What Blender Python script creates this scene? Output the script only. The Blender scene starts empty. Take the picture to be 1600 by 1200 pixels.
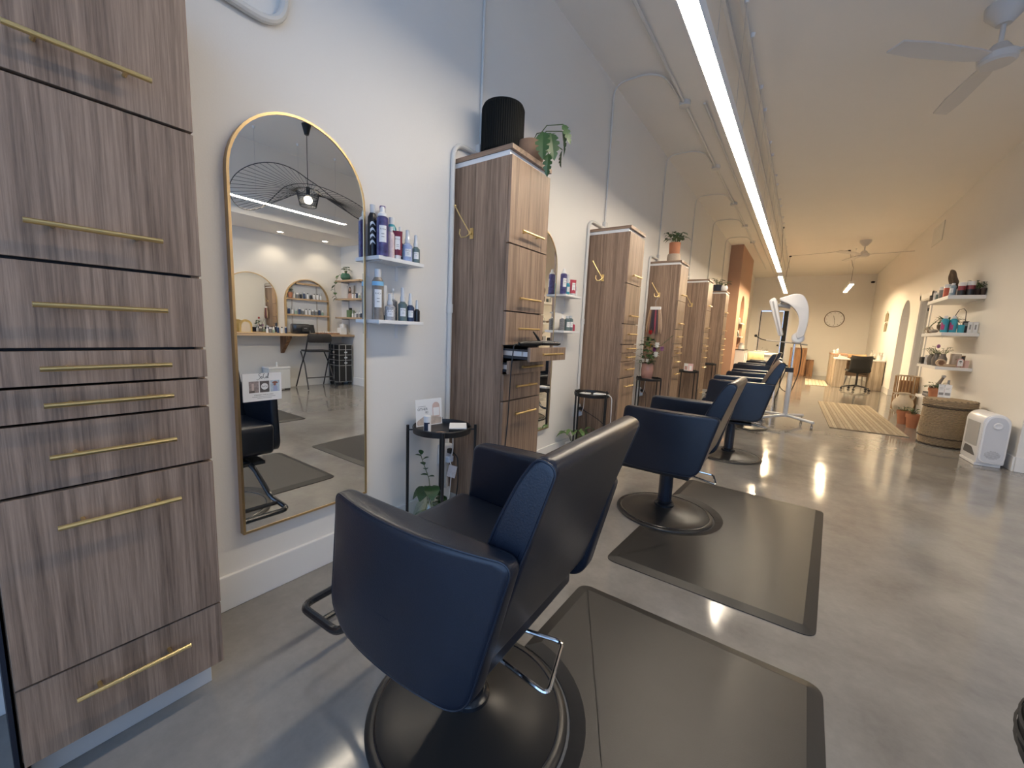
import bpy, bmesh, math, random
from mathutils import Vector, Matrix
PI = math.pi
random.seed(7)
sc = bpy.context.scene
COL = sc.collection

# ------------------------------------------------------------------ camera, sky, exposure
cam_d = bpy.data.cameras.new('camera')
cam = bpy.data.objects.new('camera', cam_d)
COL.objects.link(cam)
yaw, pitch, roll = 0.617478, 0.132092, -0.0427867
cy_, sy_, cp_, sp_ = math.cos(yaw), math.sin(yaw), math.cos(pitch), math.sin(pitch)
fwd = Vector((-sy_*cp_, cy_*cp_, -sp_)); rgt = Vector((cy_, sy_, 0)); dwn = fwd.cross(rgt)
r2 = math.cos(roll)*rgt + math.sin(roll)*dwn
d2 = -math.sin(roll)*rgt + math.cos(roll)*dwn
rot = Matrix((r2, -d2, -fwd)).transposed()
cam.matrix_world = Matrix.Translation((0, 0, 1.15)) @ rot.to_4x4()
cam_d.sensor_fit = 'HORIZONTAL'
cam_d.sensor_width = 36.0
cam_d.lens = 628.5/1600*36.0
cam_d.clip_start = 0.02
sc.camera = cam

sc.view_settings.view_transform = 'Standard'
sc.view_settings.look = 'None'
sc.view_settings.gamma = 1.0
sc.view_settings.use_curve_mapping = False
sc.view_settings.exposure = 0.0
sc.cycles.use_denoising = True
sc.cycles.max_bounces = 10
sc.cycles.diffuse_bounces = 5
sc.cycles.glossy_bounces = 5
sc.cycles.transmission_bounces = 6
sc.cycles.sample_clamp_indirect = 6.0

SKY_COL = (0.38, 0.60, 1.0); SKY_STR = 2.7       # overcast daylight in the street in front of the shop
LAMP_COL = (1.0, 0.85, 0.66); LAMP_STR = 62.0; LAMP2_COL = (1.0, 0.76, 0.46); LAMP2_STR = 300.0    # warm white linear lamps
SPOT_W = 14.0                                    # downlights in the lowered ceiling
wd = bpy.data.worlds.new('sky'); sc.world = wd; wd.use_nodes = True
bg = wd.node_tree.nodes['Background']
bg.inputs[0].default_value = (*SKY_COL, 1); bg.inputs[1].default_value = SKY_STR
pl = bpy.data.lights.new('window_portal', 'AREA'); pl.shape = 'RECTANGLE'; pl.size = 4.7; pl.size_y = 2.9
pl.cycles.is_portal = True
plo = bpy.data.objects.new('window_portal', pl); COL.objects.link(plo)
plo.location = (1.05, -0.86, 1.55); plo.rotation_euler = (PI/2, 0, 0)     # faces +y, into the room

LW, RW, CZ, FR = -1.748, 1.80, 3.55, -1.341      # left wall, right wall, ceiling, cabinet fronts

# ------------------------------------------------------------------ materials
def nmat(name):
    m = bpy.data.materials.new(name); m.use_nodes = True
    nt = m.node_tree; b = nt.nodes['Principled BSDF']
    return m, nt, b
MC = {}
def mat(name, col, rough=0.5, metal=0.0, noise=0.0, nscale=20.0, bump=0.0, bscale=200.0, spec=0.5, emit=None, estr=0.0, coat=0.0, trans=0.0, sheen=0.0, stretch=None):
    if name in MC: return MC[name]
    m, nt, b = nmat(name)
    b.inputs['Base Color'].default_value = (*col, 1)
    b.inputs['Roughness'].default_value = rough
    b.inputs['Metallic'].default_value = metal
    b.inputs['Specular IOR Level'].default_value = spec
    if coat: b.inputs['Coat Weight'].default_value = coat; b.inputs['Coat Roughness'].default_value = 0.1
    if trans: b.inputs['Transmission Weight'].default_value = trans
    if sheen: b.inputs['Sheen Weight'].default_value = sheen
    if emit: b.inputs['Emission Color'].default_value = (*emit, 1); b.inputs['Emission Strength'].default_value = estr
    if noise or bump:
        tc = nt.nodes.new('ShaderNodeTexCoord'); src = tc.outputs['Object']
        if stretch:
            mp = nt.nodes.new('ShaderNodeMapping'); mp.inputs['Scale'].default_value = stretch
            nt.links.new(src, mp.inputs['Vector']); src = mp.outputs['Vector']
    if noise:
        n = nt.nodes.new('ShaderNodeTexNoise'); n.inputs['Scale'].default_value = nscale; n.inputs['Detail'].default_value = 5
        nt.links.new(src, n.inputs['Vector'])
        mx = nt.nodes.new('ShaderNodeMixRGB')
        mx.inputs[1].default_value = (*[c*(1-noise) for c in col], 1); mx.inputs[2].default_value = (*[min(1, c*(1+noise)) for c in col], 1)
        nt.links.new(n.outputs['Fac'], mx.inputs[0]); nt.links.new(mx.outputs[0], b.inputs['Base Color'])
    if bump:
        n2 = nt.nodes.new('ShaderNodeTexNoise'); n2.inputs['Scale'].default_value = bscale; n2.inputs['Detail'].default_value = 3
        nt.links.new(src, n2.inputs['Vector'])
        bp = nt.nodes.new('ShaderNodeBump'); bp.inputs['Strength'].default_value = bump; bp.inputs['Distance'].default_value = 0.004
        nt.links.new(n2.outputs['Fac'], bp.inputs['Height']); nt.links.new(bp.outputs['Normal'], b.inputs['Normal'])
    MC[name] = m
    return m

def wood(name, dark, light, axis='z', scale=1.0, rough=0.45, contrast=1.0):
    """long fine grain along one axis"""
    if name in MC: return MC[name]
    m, nt, b = nmat(name)
    N, L = nt.nodes.new, nt.links.new
    tc = N('ShaderNodeTexCoord'); oi = N('ShaderNodeObjectInfo')
    mp = N('ShaderNodeMapping')
    s = [16.0*scale]*3; s['xyz'.index(axis)] = 0.42*scale
    mp.inputs['Scale'].default_value = s
    ml = N('ShaderNodeMath'); ml.operation = 'MULTIPLY'; ml.inputs[1].default_value = 37.0
    L(oi.outputs['Random'], ml.inputs[0])
    L(tc.outputs['Object'], mp.inputs['Vector']); L(ml.outputs[0], mp.inputs['Location'])
    big = N('ShaderNodeTexNoise'); big.inputs['Scale'].default_value = 0.9; big.inputs['Detail'].default_value = 3; big.inputs['Distortion'].default_value = 0.7
    fin = N('ShaderNodeTexNoise'); fin.inputs['Scale'].default_value = 13.0; fin.inputs['Detail'].default_value = 6; fin.inputs['Roughness'].default_value = 0.7
    L(mp.outputs[0], big.inputs['Vector']); L(mp.outputs[0], fin.inputs['Vector'])
    # growth-ring bands from the large noise
    mu = N('ShaderNodeMath'); mu.operation = 'MULTIPLY'; mu.inputs[1].default_value = 26.0
    L(big.outputs['Fac'], mu.inputs[0])
    sn = N('ShaderNodeMath'); sn.operation = 'SINE'; L(mu.outputs[0], sn.inputs[0])
    a = N('ShaderNodeMath'); a.operation = 'MULTIPLY_ADD'; a.inputs[1].default_value = 0.17*contrast; a.inputs[2].default_value = 0.0; L(sn.outputs[0], a.inputs[0])
    ad = N('ShaderNodeMath'); ad.operation = 'ADD'; L(a.outputs[0], ad.inputs[0]); L(fin.outputs['Fac'], ad.inputs[1])
    rp = N('ShaderNodeValToRGB')
    rp.color_ramp.elements[0].position = 0.22; rp.color_ramp.elements[0].color = (*dark, 1)
    rp.color_ramp.elements[1].position = 0.74; rp.color_ramp.elements[1].color = (*light, 1)
    L(ad.outputs[0], rp.inputs[0]); L(rp.outputs[0], b.inputs['Base Color'])
    b.inputs['Roughness'].default_value = rough
    bp = N('ShaderNodeBump'); bp.inputs['Strength'].default_value = 0.12; bp.inputs['Distance'].default_value = 0.002
    L(fin.outputs['Fac'], bp.inputs['Height']); L(bp.outputs[0], b.inputs['Normal'])
    MC[name] = m
    return m

def concrete():
    m, nt, b = nmat('polished_concrete')
    N, L = nt.nodes.new, nt.links.new
    tc = N('ShaderNodeTexCoord')
    n1 = N('ShaderNodeTexNoise'); n1.inputs['Scale'].default_value = 1.3; n1.inputs['Detail'].default_value = 9; n1.inputs['Roughness'].default_value = 0.62; n1.inputs['Distortion'].default_value = 0.4
    n2 = N('ShaderNodeTexNoise'); n2.inputs['Scale'].default_value = 34; n2.inputs['Detail'].default_value = 6; n2.inputs['Roughness'].default_value = 0.7
    n3 = N('ShaderNodeTexNoise'); n3.inputs['Scale'].default_value = 5; n3.inputs['Detail'].default_value = 8; n3.inputs['Roughness'].default_value = 0.6
    for n in (n1, n2, n3): L(tc.outputs['Object'], n.inputs['Vector'])
    a = N('ShaderNodeMath'); a.operation = 'MULTIPLY_ADD'; a.inputs[1].default_value = 0.55; L(n1.outputs['Fac'], a.inputs[0])
    c = N('ShaderNodeMath'); c.operation = 'MULTIPLY_ADD'; c.inputs[1].default_value = 0.14; c.inputs[2].default_value = 0.0; L(n2.outputs['Fac'], c.inputs[0])
    e = N('ShaderNodeMath'); e.operation = 'MULTIPLY_ADD'; e.inputs[1].default_value = 0.25; L(n3.outputs['Fac'], e.inputs[0]); L(c.outputs[0], e.inputs[2])
    L(e.outputs[0], a.inputs[2])
    rp = N('ShaderNodeValToRGB')
    rp.color_ramp.elements[0].position = 0.30; rp.color_ramp.elements[0].color = (0.150, 0.141, 0.129, 1)
    rp.color_ramp.elements[1].position = 0.62; rp.color_ramp.elements[1].color = (0.300, 0.283, 0.260, 1)
    L(a.outputs[0], rp.inputs[0]); L(rp.outputs[0], b.inputs['Base Color'])
    rr = N('ShaderNodeMapRange'); rr.inputs['From Min'].default_value = 0.3; rr.inputs['From Max'].default_value = 0.7
    rr.inputs['To Min'].default_value = 0.05; rr.inputs['To Max'].default_value = 0.15
    L(n3.outputs['Fac'], rr.inputs['Value']); L(rr.outputs[0], b.inputs['Roughness'])
    b.inputs['Specular IOR Level'].default_value = 0.7
    bp = N('ShaderNodeBump'); bp.inputs['Strength'].default_value = 0.008; bp.inputs['Distance'].default_value = 0.003
    L(n2.outputs['Fac'], bp.inputs['Height']); L(bp.outputs[0], b.inputs['Normal'])
    return m

def thin_glass(name, tint=(1, 1, 1), refl=0.10):
    if name in MC: return MC[name]
    m = bpy.data.materials.new(name); m.use_nodes = True; nt = m.node_tree; nt.nodes.clear()
    o = nt.nodes.new('ShaderNodeOutputMaterial'); t = nt.nodes.new('ShaderNodeBsdfTransparent'); g = nt.nodes.new('ShaderNodeBsdfGlossy')
    mx = nt.nodes.new('ShaderNodeMixShader')
    t.inputs[0].default_value = (*tint, 1); g.inputs['Roughness'].default_value = 0.03; mx.inputs[0].default_value = refl
    nt.links.new(t.outputs[0], mx.inputs[1]); nt.links.new(g.outputs[0], mx.inputs[2]); nt.links.new(mx.outputs[0], o.inputs[0])
    MC[name] = m
    return m

WALL = mat('wall_paint', (0.80, 0.78, 0.74), 0.75, noise=0.015, nscale=3, bump=0.08, bscale=160)
CEIL = mat('ceiling_paint', (0.82, 0.79, 0.74), 0.85, noise=0.02, nscale=2, bump=0.05, bscale=90)
TRIM = mat('white_trim_paint', (0.80, 0.79, 0.77), 0.5)
TERRA_WALL = mat('terracotta_wall_paint', (0.37, 0.225, 0.16), 0.75, noise=0.02, nscale=3)
WALNUT = wood('walnut_laminate', (0.125, 0.079, 0.053), (0.375, 0.257, 0.178), contrast=0.65)
WALNUT_TOP = wood('walnut_laminate_top', (0.125, 0.079, 0.053), (0.375, 0.257, 0.178), axis='x', contrast=0.65)
OAK = wood('pale_oak', (0.30, 0.24, 0.175), (0.52, 0.44, 0.34), scale=0.8)
OAKY = wood('pale_oak_board', (0.33, 0.22, 0.13), (0.62, 0.45, 0.28), axis='y', scale=0.8)
OAKX = wood('pale_oak_shelf', (0.33, 0.22, 0.13), (0.62, 0.45, 0.28), axis='x', scale=0.8)
RUSTIC = wood('rustic_brown_wood', (0.10, 0.045, 0.02), (0.36, 0.19, 0.09), scale=0.7, rough=0.6)
BRASS = mat('brushed_brass', (0.83, 0.64, 0.30), 0.28, 1.0)
BRASSD = mat('mirror_frame_brass', (0.60, 0.44, 0.24), 0.32, 1.0)
CHROME = mat('chrome', (0.82, 0.82, 0.83), 0.08, 1.0)
STEEL = mat('steel_runner', (0.62, 0.62, 0.62), 0.3, 1.0)
MIRROR = mat('mirror_silvering', (0.90, 0.91, 0.90), 0.0, 1.0)
VINYL = mat('navy_black_vinyl', (0.008, 0.0115, 0.021), 0.31, noise=0.25, nscale=14, bump=0.10, bscale=330, spec=0.55)
VINYLD = mat('black_vinyl_back', (0.016, 0.017, 0.018), 0.42, bump=0.10, bscale=330, spec=0.5)
PIPE_V = mat('vinyl_piping', (0.010, 0.014, 0.024), 0.4)
BLK = mat('black_powder_coat', (0.012, 0.012, 0.013), 0.4)
BLKG = mat('black_gloss_metal', (0.010, 0.012, 0.016), 0.22, spec=0.6)
BLKM = mat('black_matte', (0.015, 0.015, 0.015), 0.75)
RUBBER = mat('mat_rubber', (0.030, 0.028, 0.026), 0.40, noise=0.15, nscale=9, bump=0.12, bscale=420)
RUBBER_E = mat('mat_rubber_edge', (0.020, 0.019, 0.018), 0.45)
WHITE = mat('white_plastic', (0.80, 0.80, 0.79), 0.35)
WHITEG = mat('white_gloss', (0.82, 0.82, 0.82), 0.18)
GREYP = mat('grey_plastic', (0.40, 0.40, 0.40), 0.45)
PLINTH = mat('plinth_grey', (0.55, 0.55, 0.54), 0.4)
PAPER = mat('paper', (0.84, 0.84, 0.83), 0.7)
INK = mat('ink', (0.03, 0.03, 0.03), 0.7)
INKG = mat('ink_grey', (0.30, 0.30, 0.30), 0.7)
TERRACOTTA = mat('terracotta_clay', (0.45, 0.185, 0.095), 0.75, noise=0.15, nscale=12)
SOIL = mat('soil', (0.03, 0.02, 0.013), 0.95, noise=0.4, nscale=60)
LEAF = mat('leaf_green', (0.034, 0.082, 0.026), 0.38, noise=0.35, nscale=9)
LEAFL = mat('leaf_light_green', (0.115, 0.20, 0.065), 0.42, noise=0.3, nscale=9)
STEM = mat('stem_green', (0.09, 0.13, 0.04), 0.6)
CONDUIT = mat('painted_conduit', (0.66, 0.65, 0.62), 0.45)
LAMP = mat('lamp_diffuser', (1, 1, 1), 0.5, emit=LAMP_COL, estr=LAMP_STR)
LAMP3 = mat('lamp_diffuser_desk', (1, 1, 1), 0.5, emit=LAMP2_COL, estr=LAMP2_STR*0.36)
LAMP2 = mat('lamp_diffuser_warm', (1, 1, 1), 0.5, emit=LAMP2_COL, estr=LAMP2_STR)
BULB = mat('lamp_bulb', (1, 1, 1), 0.5, emit=(1.0, 0.86, 0.66), estr=14.0)
GLASS = thin_glass('clear_glass')
GREENGL = thin_glass('vase_glass', (0.90, 0.96, 0.90), 0.14)

# ------------------------------------------------------------------ mesh builder
class MB:
    def __init__(s): s.v = []; s.f = []
    def add(s, vs, fs):
        o = len(s.v); s.v += [tuple(p) for p in vs]; s.f += [tuple(i+o for i in f) for f in fs]; return s
    def box(s, x0, x1, y0, y1, z0, z1):
        return s.add([(x0,y0,z0),(x1,y0,z0),(x1,y1,z0),(x0,y1,z0),(x0,y0,z1),(x1,y0,z1),(x1,y1,z1),(x0,y1,z1)],
                     [(0,3,2,1),(4,5,6,7),(0,1,5,4),(1,2,6,5),(2,3,7,6),(3,0,4,7)])
    def frame_of(s, d):
        d = Vector(d).normalized(); a = Vector((0,0,1)) if abs(d.z) < 0.9 else Vector((1,0,0))
        u = d.cross(a).normalized(); return u, d.cross(u).normalized()
    def cyl(s, p0, p1, r0, r1=None, n=16, cap=True):
        r1 = r0 if r1 is None else r1
        p0, p1 = Vector(p0), Vector(p1); u, w = s.frame_of(p1-p0); vs = []
        for p, r in ((p0, r0), (p1, r1)):
            for i in range(n):
                a = 2*PI*i/n; vs.append(p + u*(r*math.cos(a)) + w*(r*math.sin(a)))
        fs = [(i, (i+1) % n, n+(i+1) % n, n+i) for i in range(n)]
        if cap: fs += [tuple(range(n-1, -1, -1)), tuple(range(n, 2*n))]
        return s.add(vs, fs)
    def tube(s, pts, r, n=8, closed=False, radii=None):
        P = [Vector(p) for p in pts]; m = len(P); vs = []; u = None
        for i, p in enumerate(P):
            a = P[(i-1) % m] if (closed or i > 0) else p
            b = P[(i+1) % m] if (closed or i < m-1) else p
            d = (b-a).normalized()
            if u is None: u, w = s.frame_of(d)
            else:
                u = (u - d*u.dot(d))
                u = u.normalized() if u.length > 1e-6 else s.frame_of(d)[0]
                w = d.cross(u).normalized()
            rr = radii[i] if radii else r
            for k in range(n):
                t = 2*PI*k/n; vs.append(p + u*(rr*math.cos(t)) + w*(rr*math.sin(t)))
        fs = []
        for i in range(m if closed else m-1):
            j = (i+1) % m
            for k in range(n): fs.append((i*n+k, i*n+(k+1) % n, j*n+(k+1) % n, j*n+k))
        if not closed: fs += [tuple(range(n-1, -1, -1)), tuple((m-1)*n+k for k in range(n))]
        return s.add(vs, fs)
    def lathe(s, prof, c=(0,0,0), n=24, caps=True):
        vs = []; m = len(prof)
        for r, z in prof:
            for k in range(n):
                a = 2*PI*k/n; vs.append((c[0]+r*math.cos(a), c[1]+r*math.sin(a), c[2]+z))
        fs = []
        for i in range(m-1):
            for k in range(n): fs.append((i*n+k, i*n+(k+1) % n, (i+1)*n+(k+1) % n, (i+1)*n+k))
        if caps and prof[0][0] > 1e-5: fs.append(tuple(range(n-1, -1, -1)))
        if caps and prof[-1][0] > 1e-5: fs.append(tuple((m-1)*n+k for k in range(n)))
        return s.add(vs, fs)
    def prism(s, poly, axis, a0, a1):
        def P(q, t): return {'x': (t, q[0], q[1]), 'y': (q[0], t, q[1]), 'z': (q[0], q[1], t)}[axis]
        n = len(poly)
        return s.add([P(q, a0) for q in poly]+[P(q, a1) for q in poly],
                     [(i, (i+1) % n, n+(i+1) % n, n+i) for i in range(n)]+[tuple(range(n-1, -1, -1)), tuple(range(n, 2*n))])
    def ball(s, c, r, n=12, sq=(1,1,1)):
        m = max(6, n//2); vs = []; fs = []
        for i in range(m+1):
            t = PI*i/m
            for k in range(n):
                a = 2*PI*k/n; vs.append((c[0]+sq[0]*r*math.sin(t)*math.cos(a), c[1]+sq[1]*r*math.sin(t)*math.sin(a), c[2]+sq[2]*r*math.cos(t)))
        for i in range(m):
            for k in range(n): fs.append((i*n+k, (i+1)*n+k, (i+1)*n+(k+1) % n, i*n+(k+1) % n))
        return s.add(vs, fs)
    def leaf(s, base, d, length, width, droop=0.5, n=5, up=(0,0,1)):
        b = Vector(base); d = Vector(d).normalized(); side = d.cross(Vector(up))
        side = side.normalized() if side.length > 1e-3 else Vector((1,0,0))
        nrm = side.cross(d).normalized(); vs = []; fs = []
        for i in range(n+1):
            t = i/n; w = width*0.5*math.sin(PI*min(1, t*0.92+0.06))**0.75
            c = b + d*(length*t*(1-0.25*droop*t)) + Vector((0,0,-1))*(length*droop*t*t*0.7)
            vs += [c - side*w + nrm*(0.18*w), c - nrm*0.001, c + side*w + nrm*(0.18*w)]
        for i in range(n):
            o = 3*i; fs += [(o, o+1, o+4, o+3), (o+1, o+2, o+5, o+4)]
        return s.add(vs, fs)
    def blob(s, outline, axis, a0, a1, rnd, bulge0=None, bulge1=None, steps=4):
        """upholstered slab: outline in the plane, thickness a0..a1 along axis, edges rounded by rnd; bulge(q) pushes a face outward"""
        n = len(outline); cx = sum(p[0] for p in outline)/n; cz = sum(p[1] for p in outline)/n
        def P(q, t): return {'x': (t, q[0], q[1]), 'y': (q[0], t, q[1]), 'z': (q[0], q[1], t)}[axis]
        rad = [math.hypot(p[0]-cx, p[1]-cz) for p in outline]
        rings = []
        sg = 1 if a1 > a0 else -1
        def ring(ins, t, bl, k):
            out = []
            for p, r in zip(outline, rad):
                f = max(0.0, 1-ins/r) if k is None else k
                q = (cx+(p[0]-cx)*f, cz+(p[1]-cz)*f)
                out.append(P(q, t + (bl(q) if bl else 0)))
            return out
        for k in (0.3, 0.65, 0.88): rings.append(ring(0, a0, bulge0, k if k < 0.88 else None) if k < 0.88 else ring(rnd*1.6, a0, bulge0, None))
        for i in range(steps+1):
            a = PI/2*i/steps; rings.append(ring(rnd*(1-math.sin(a)), a0+sg*rnd*(1-math.cos(a)), bulge0, None))
        for i in range(steps+1):
            a = PI/2*(1-i/steps); rings.append(ring(rnd*(1-math.sin(a)), a1-sg*rnd*(1-math.cos(a)), bulge1, None))
        rings.append(ring(rnd*1.6, a1, bulge1, None))
        for k in (0.65, 0.3): rings.append(ring(0, a1, bulge1, k))
        vs = [p for r in rings for p in r]; m = len(rings); fs = []
        for i in range(m-1):
            for k in range(n): fs.append((i*n+k, i*n+(k+1) % n, (i+1)*n+(k+1) % n, (i+1)*n+k))
        fs += [tuple(range(n-1, -1, -1)), tuple((m-1)*n+k for k in range(n))]
        return s.add(vs, fs)
    def text(s, txt, org, right, up, size, align='CENTER', lift=0.0):
        R, U = Vector(right).normalized(), Vector(up).normalized(); Nn = R.cross(U)
        vs, fs = text_geo(txt, align)
        return s.add([Vector(org)+R*(x*size)+U*(y*size)+Nn*lift for x, y in vs], fs)
    def xform(s, M):
        s.v = [tuple(M @ Vector(p)) for p in s.v]; return s
    def build(s, name, m, parent=None, smooth=None, bevel=0.0, bseg=2, loc=None, **pr):
        me = bpy.data.meshes.new(name)
        me.from_pydata(s.v, [], s.f); me.validate(); me.update()
        bm = bmesh.new(); bm.from_mesh(me)
        bmesh.ops.recalc_face_normals(bm, faces=bm.faces)
        if bevel:
            es = [e for e in bm.edges if len(e.link_faces) == 2 and e.calc_face_angle(0) > 0.6]
            bmesh.ops.bevel(bm, geom=es, offset=bevel, segments=bseg, affect='EDGES', profile=0.5, clamp_overlap=True)
        if smooth is not None:
            for f in bm.faces: f.smooth = True
            for e in bm.edges:
                e.smooth = not (len(e.link_faces) == 2 and e.calc_face_angle(0) > smooth)
        bm.to_mesh(me); bm.free()
        me.materials.append(m)
        o = bpy.data.objects.new(name, me); COL.objects.link(o)
        if parent is not None: o.parent = parent
        if loc is not None: o.location = loc
        for k, v in pr.items(): o[k] = v
        return o
SM = 0.6
_tg = {}
def text_geo(txt, align):
    if (txt, align) in _tg: return _tg[(txt, align)]
    cu = bpy.data.curves.new('lettering', 'FONT'); cu.body = txt; cu.align_x = align; cu.align_y = 'CENTER'; cu.size = 1.0; cu.resolution_u = 2
    o = bpy.data.objects.new('lettering', cu); COL.objects.link(o)
    dg = bpy.context.evaluated_depsgraph_get(); dg.update()
    me = bpy.data.meshes.new_from_object(o.evaluated_get(dg))
    g = ([(v.co.x, v.co.y) for v in me.vertices], [tuple(p.vertices) for p in me.polygons])
    bpy.data.objects.remove(o); bpy.data.curves.remove(cu); bpy.data.meshes.remove(me)
    _tg[(txt, align)] = g
    return g

def tag(o, label, cat, group=None):
    o['label'] = label; o['category'] = cat
    if group: o['group'] = group
    return o
def thing(name, label, cat, loc=(0,0,0), rz=0.0, group=None):
    o = bpy.data.objects.new(name, None); COL.objects.link(o); o.empty_display_size = 0.1
    o.location = loc; o.rotation_euler = (0, 0, rz)
    return tag(o, label, cat, group)
def structure(o):
    o['kind'] = 'structure'; return o
def dup(root, loc, rz=None, label=None, group=None):
    c = root.copy(); COL.objects.link(c); c.location = loc
    if rz is not None: c.rotation_euler = (0, 0, rz)
    if label: c['label'] = label
    if group: c['group'] = group
    def rec(src, dst):
        for ch in kids(src):
            k = ch.copy(); COL.objects.link(k); k.parent = dst; rec(ch, k)
    rec(root, c)
    return c
def kids(o): return [x for x in list(COL.objects) if x.parent is o]
def arc(cx, cz, r, a0, a1, n): return [(cx+r*math.cos(a0+(a1-a0)*i/n), cz+r*math.sin(a0+(a1-a0)*i/n)) for i in range(n+1)]
def rounded(pts, r, n=5):
    """round the corners of a polygon; r is a number or one radius per corner"""
    out = []; m = len(pts)
    for i in range(m):
        p = Vector((*pts[i], 0)); a = Vector((*pts[i-1], 0)); b = Vector((*pts[(i+1) % m], 0))
        u, w = (a-p), (b-p); rr = r[i] if isinstance(r, (list, tuple)) else r
        t = min(rr, u.length*0.49, w.length*0.49)
        p0, p1 = p+u.normalized()*t, p+w.normalized()*t
        for k in range(n+1):
            f = k/n; q = p0*(1-f)**2 + p*2*f*(1-f) + p1*f*f; out.append((q.x, q.y))
    return out
def rect_pts(x0, x1, y0, y1): return [(x0,y0),(x1,y0),(x1,y1),(x0,y1)]
def bend(pts, r=0.06, n=5):
    """polyline with rounded corners (3-D)"""
    P = [Vector(p) for p in pts]; out = [P[0]]
    for i in range(1, len(P)-1):
        u, w = P[i-1]-P[i], P[i+1]-P[i]; t = min(r, u.length*0.49, w.length*0.49)
        a, b = P[i]+u.normalized()*t, P[i]+w.normalized()*t
        for k in range(n+1):
            f = k/n; out.append(a*(1-f)**2 + P[i]*2*f*(1-f) + b*f*f)
    return out+[P[-1]]
def rnd(a, b): return random.uniform(a, b)

# ------------------------------------------------------------------ the room
FLOOR = concrete()
X1, YF, YB = 3.80, -0.80, 18.30
structure(MB().box(-1.95, 6.0, YF-0.2, YB+0.2, -0.12, 0.0).build('floor', FLOOR))
structure(MB().box(-1.95, 4.0, YF-0.2, YB+0.2, CZ, CZ+0.12).build('ceiling', CEIL))
structure(MB().box(LW-0.15, LW, YF-0.15, YB+0.15, 0, CZ).build('wall_left', WALL))
# front wall with the shop window
fw = MB().box(LW, X1+0.15, YF-0.15, YF, 3.0, CZ).box(LW, X1+0.15, YF-0.15, YF, 0, 0.1)
fw.box(LW, -1.3, YF-0.15, YF, 0.1, 3.0).box(3.4, X1+0.15, YF-0.15, YF, 0.1, 3.0)
structure(fw.build('wall_front', WALL))
wf = structure(MB().box(-1.3, 3.4, YF-0.10, YF-0.04, 0.1, 0.16).box(-1.3, 3.4, YF-0.10, YF-0.04, 2.94, 3.0)
               .box(-1.3, -1.24, YF-0.10, YF-0.04, 0.16, 2.94).box(0.30, 0.36, YF-0.10, YF-0.04, 0.16, 2.94).box(3.34, 3.4, YF-0.10, YF-0.04, 0.16, 2.94)
               .box(1.80, 1.86, YF-0.10, YF-0.04, 0.16, 2.94).build('window_1', BLK))
for a, b in ((-1.24, 0.30), (0.36, 1.80), (1.86, 3.34)):
    MB().box(a, b, YF-0.073, YF-0.067, 0.16, 2.94).build('pane', GLASS, wf)
# back wall with the door
BY = 18.30
DX0, DX1, DZ = -1.42, -0.52, 2.31
bw = MB().box(LW, DX0, BY, BY+0.15, 0, CZ).box(DX1, RW, BY, BY+0.15, 0, CZ).box(DX0, DX1, BY, BY+0.15, DZ, CZ)
structure(bw.build('wall_back', WALL))
d1 = structure(MB().box(DX0+0.03, DX1-0.16, BY+0.03, BY+0.075, 0.01, DZ-0.03).build('door_1', mat('door_paint', (0.62, 0.60, 0.56), 0.5)))
MB().box(DX0-0.10, DX0, BY-0.02, BY+0.02, 0, DZ+0.10).box(DX1, DX1+0.10, BY-0.02, BY+0.02, 0, DZ+0.10).box(DX0, DX1, BY-0.02, BY+0.02, DZ, DZ+0.10).build('door_frame', TRIM, d1, bevel=0.004)
MB().box(DX1-0.15, DX1-0.005, BY+0.06, BY+0.10, 0, DZ).build('jamb', BLKM, d1)
MB().box(DX0, DX0+0.025, BY+0.05, BY+0.09, 0, DZ).build('jamb', BLKM, d1)
MB().cyl((DX1-0.23, BY+0.03, 1.02), (DX1-0.23, BY-0.03, 1.02), 0.03).ball((DX1-0.23, BY-0.03, 1.02), 0.035).build('door_knob', BLK, d1, smooth=SM)
# right wall: straight run with an arched passage and a doorway
RT = 0.20
AY0, AY1, AZ = 12.02, 13.0, 1.70
rw = MB().box(RW, RW+RT, 5.93, 10.30, 0, CZ).box(RW, RW+RT, 10.30, 11.10, 2.06, CZ).box(RW, RW+RT, 11.10, AY0, 0, CZ).box(RW, RW+RT, AY1, BY+0.15, 0, CZ)
ac, ar = (AY0+AY1)/2, (AY1-AY0)/2
pts = [(AY1, CZ), (AY0, CZ), (AY0, AZ)]+[(ac-ar*math.cos(PI*i/20), AZ+ar*math.sin(PI*i/20)) for i in range(1, 20)]+[(AY1, AZ)]
rw.prism(pts, 'x', RW, RW+RT)
structure(rw.build('wall_right', WALL))
# walls round the passage behind it
structure(MB().box(3.2, 3.3, 9.6, BY, 0, CZ).box(RW+RT, 3.2, 9.6, 9.7, 0, CZ).box(RW+RT, 3.2, 11.5, 11.6, 0, CZ).build('wall_passage', WALL))
d2o = structure(MB().box(RW+RT, RW+RT+0.8, 11.04, 11.08, 0.01, 2.04).build('door_2', mat('door_grey_paint', (0.50, 0.50, 0.50), 0.5)))
MB().box(RW-0.018, RW, 10.20, 10.30, 0, 2.16).box(RW-0.018, RW, 11.10, 11.20, 0, 2.16).box(RW-0.018, RW, 10.20, 11.20, 2.06, 2.16).build('door_frame', TRIM, d2o, bevel=0.004)
MB().box(RW, RW+RT, 11.085, 11.10, 0, 2.06).box(RW, RW+RT, 10.30, 10.315, 0, 2.06).box(RW, RW+RT, 10.30, 11.10, 2.045, 2.06).box(RW+0.08, RW+0.12, 11.07, 11.085, 0, 2.05).build('jamb', TRIM, d2o)
for z in (0.95, 1.86):
    MB().box(RW+0.13, RW+0.19, 11.062, 11.084, z-0.05, z+0.05).build('hinge', BLK, d2o)
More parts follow.
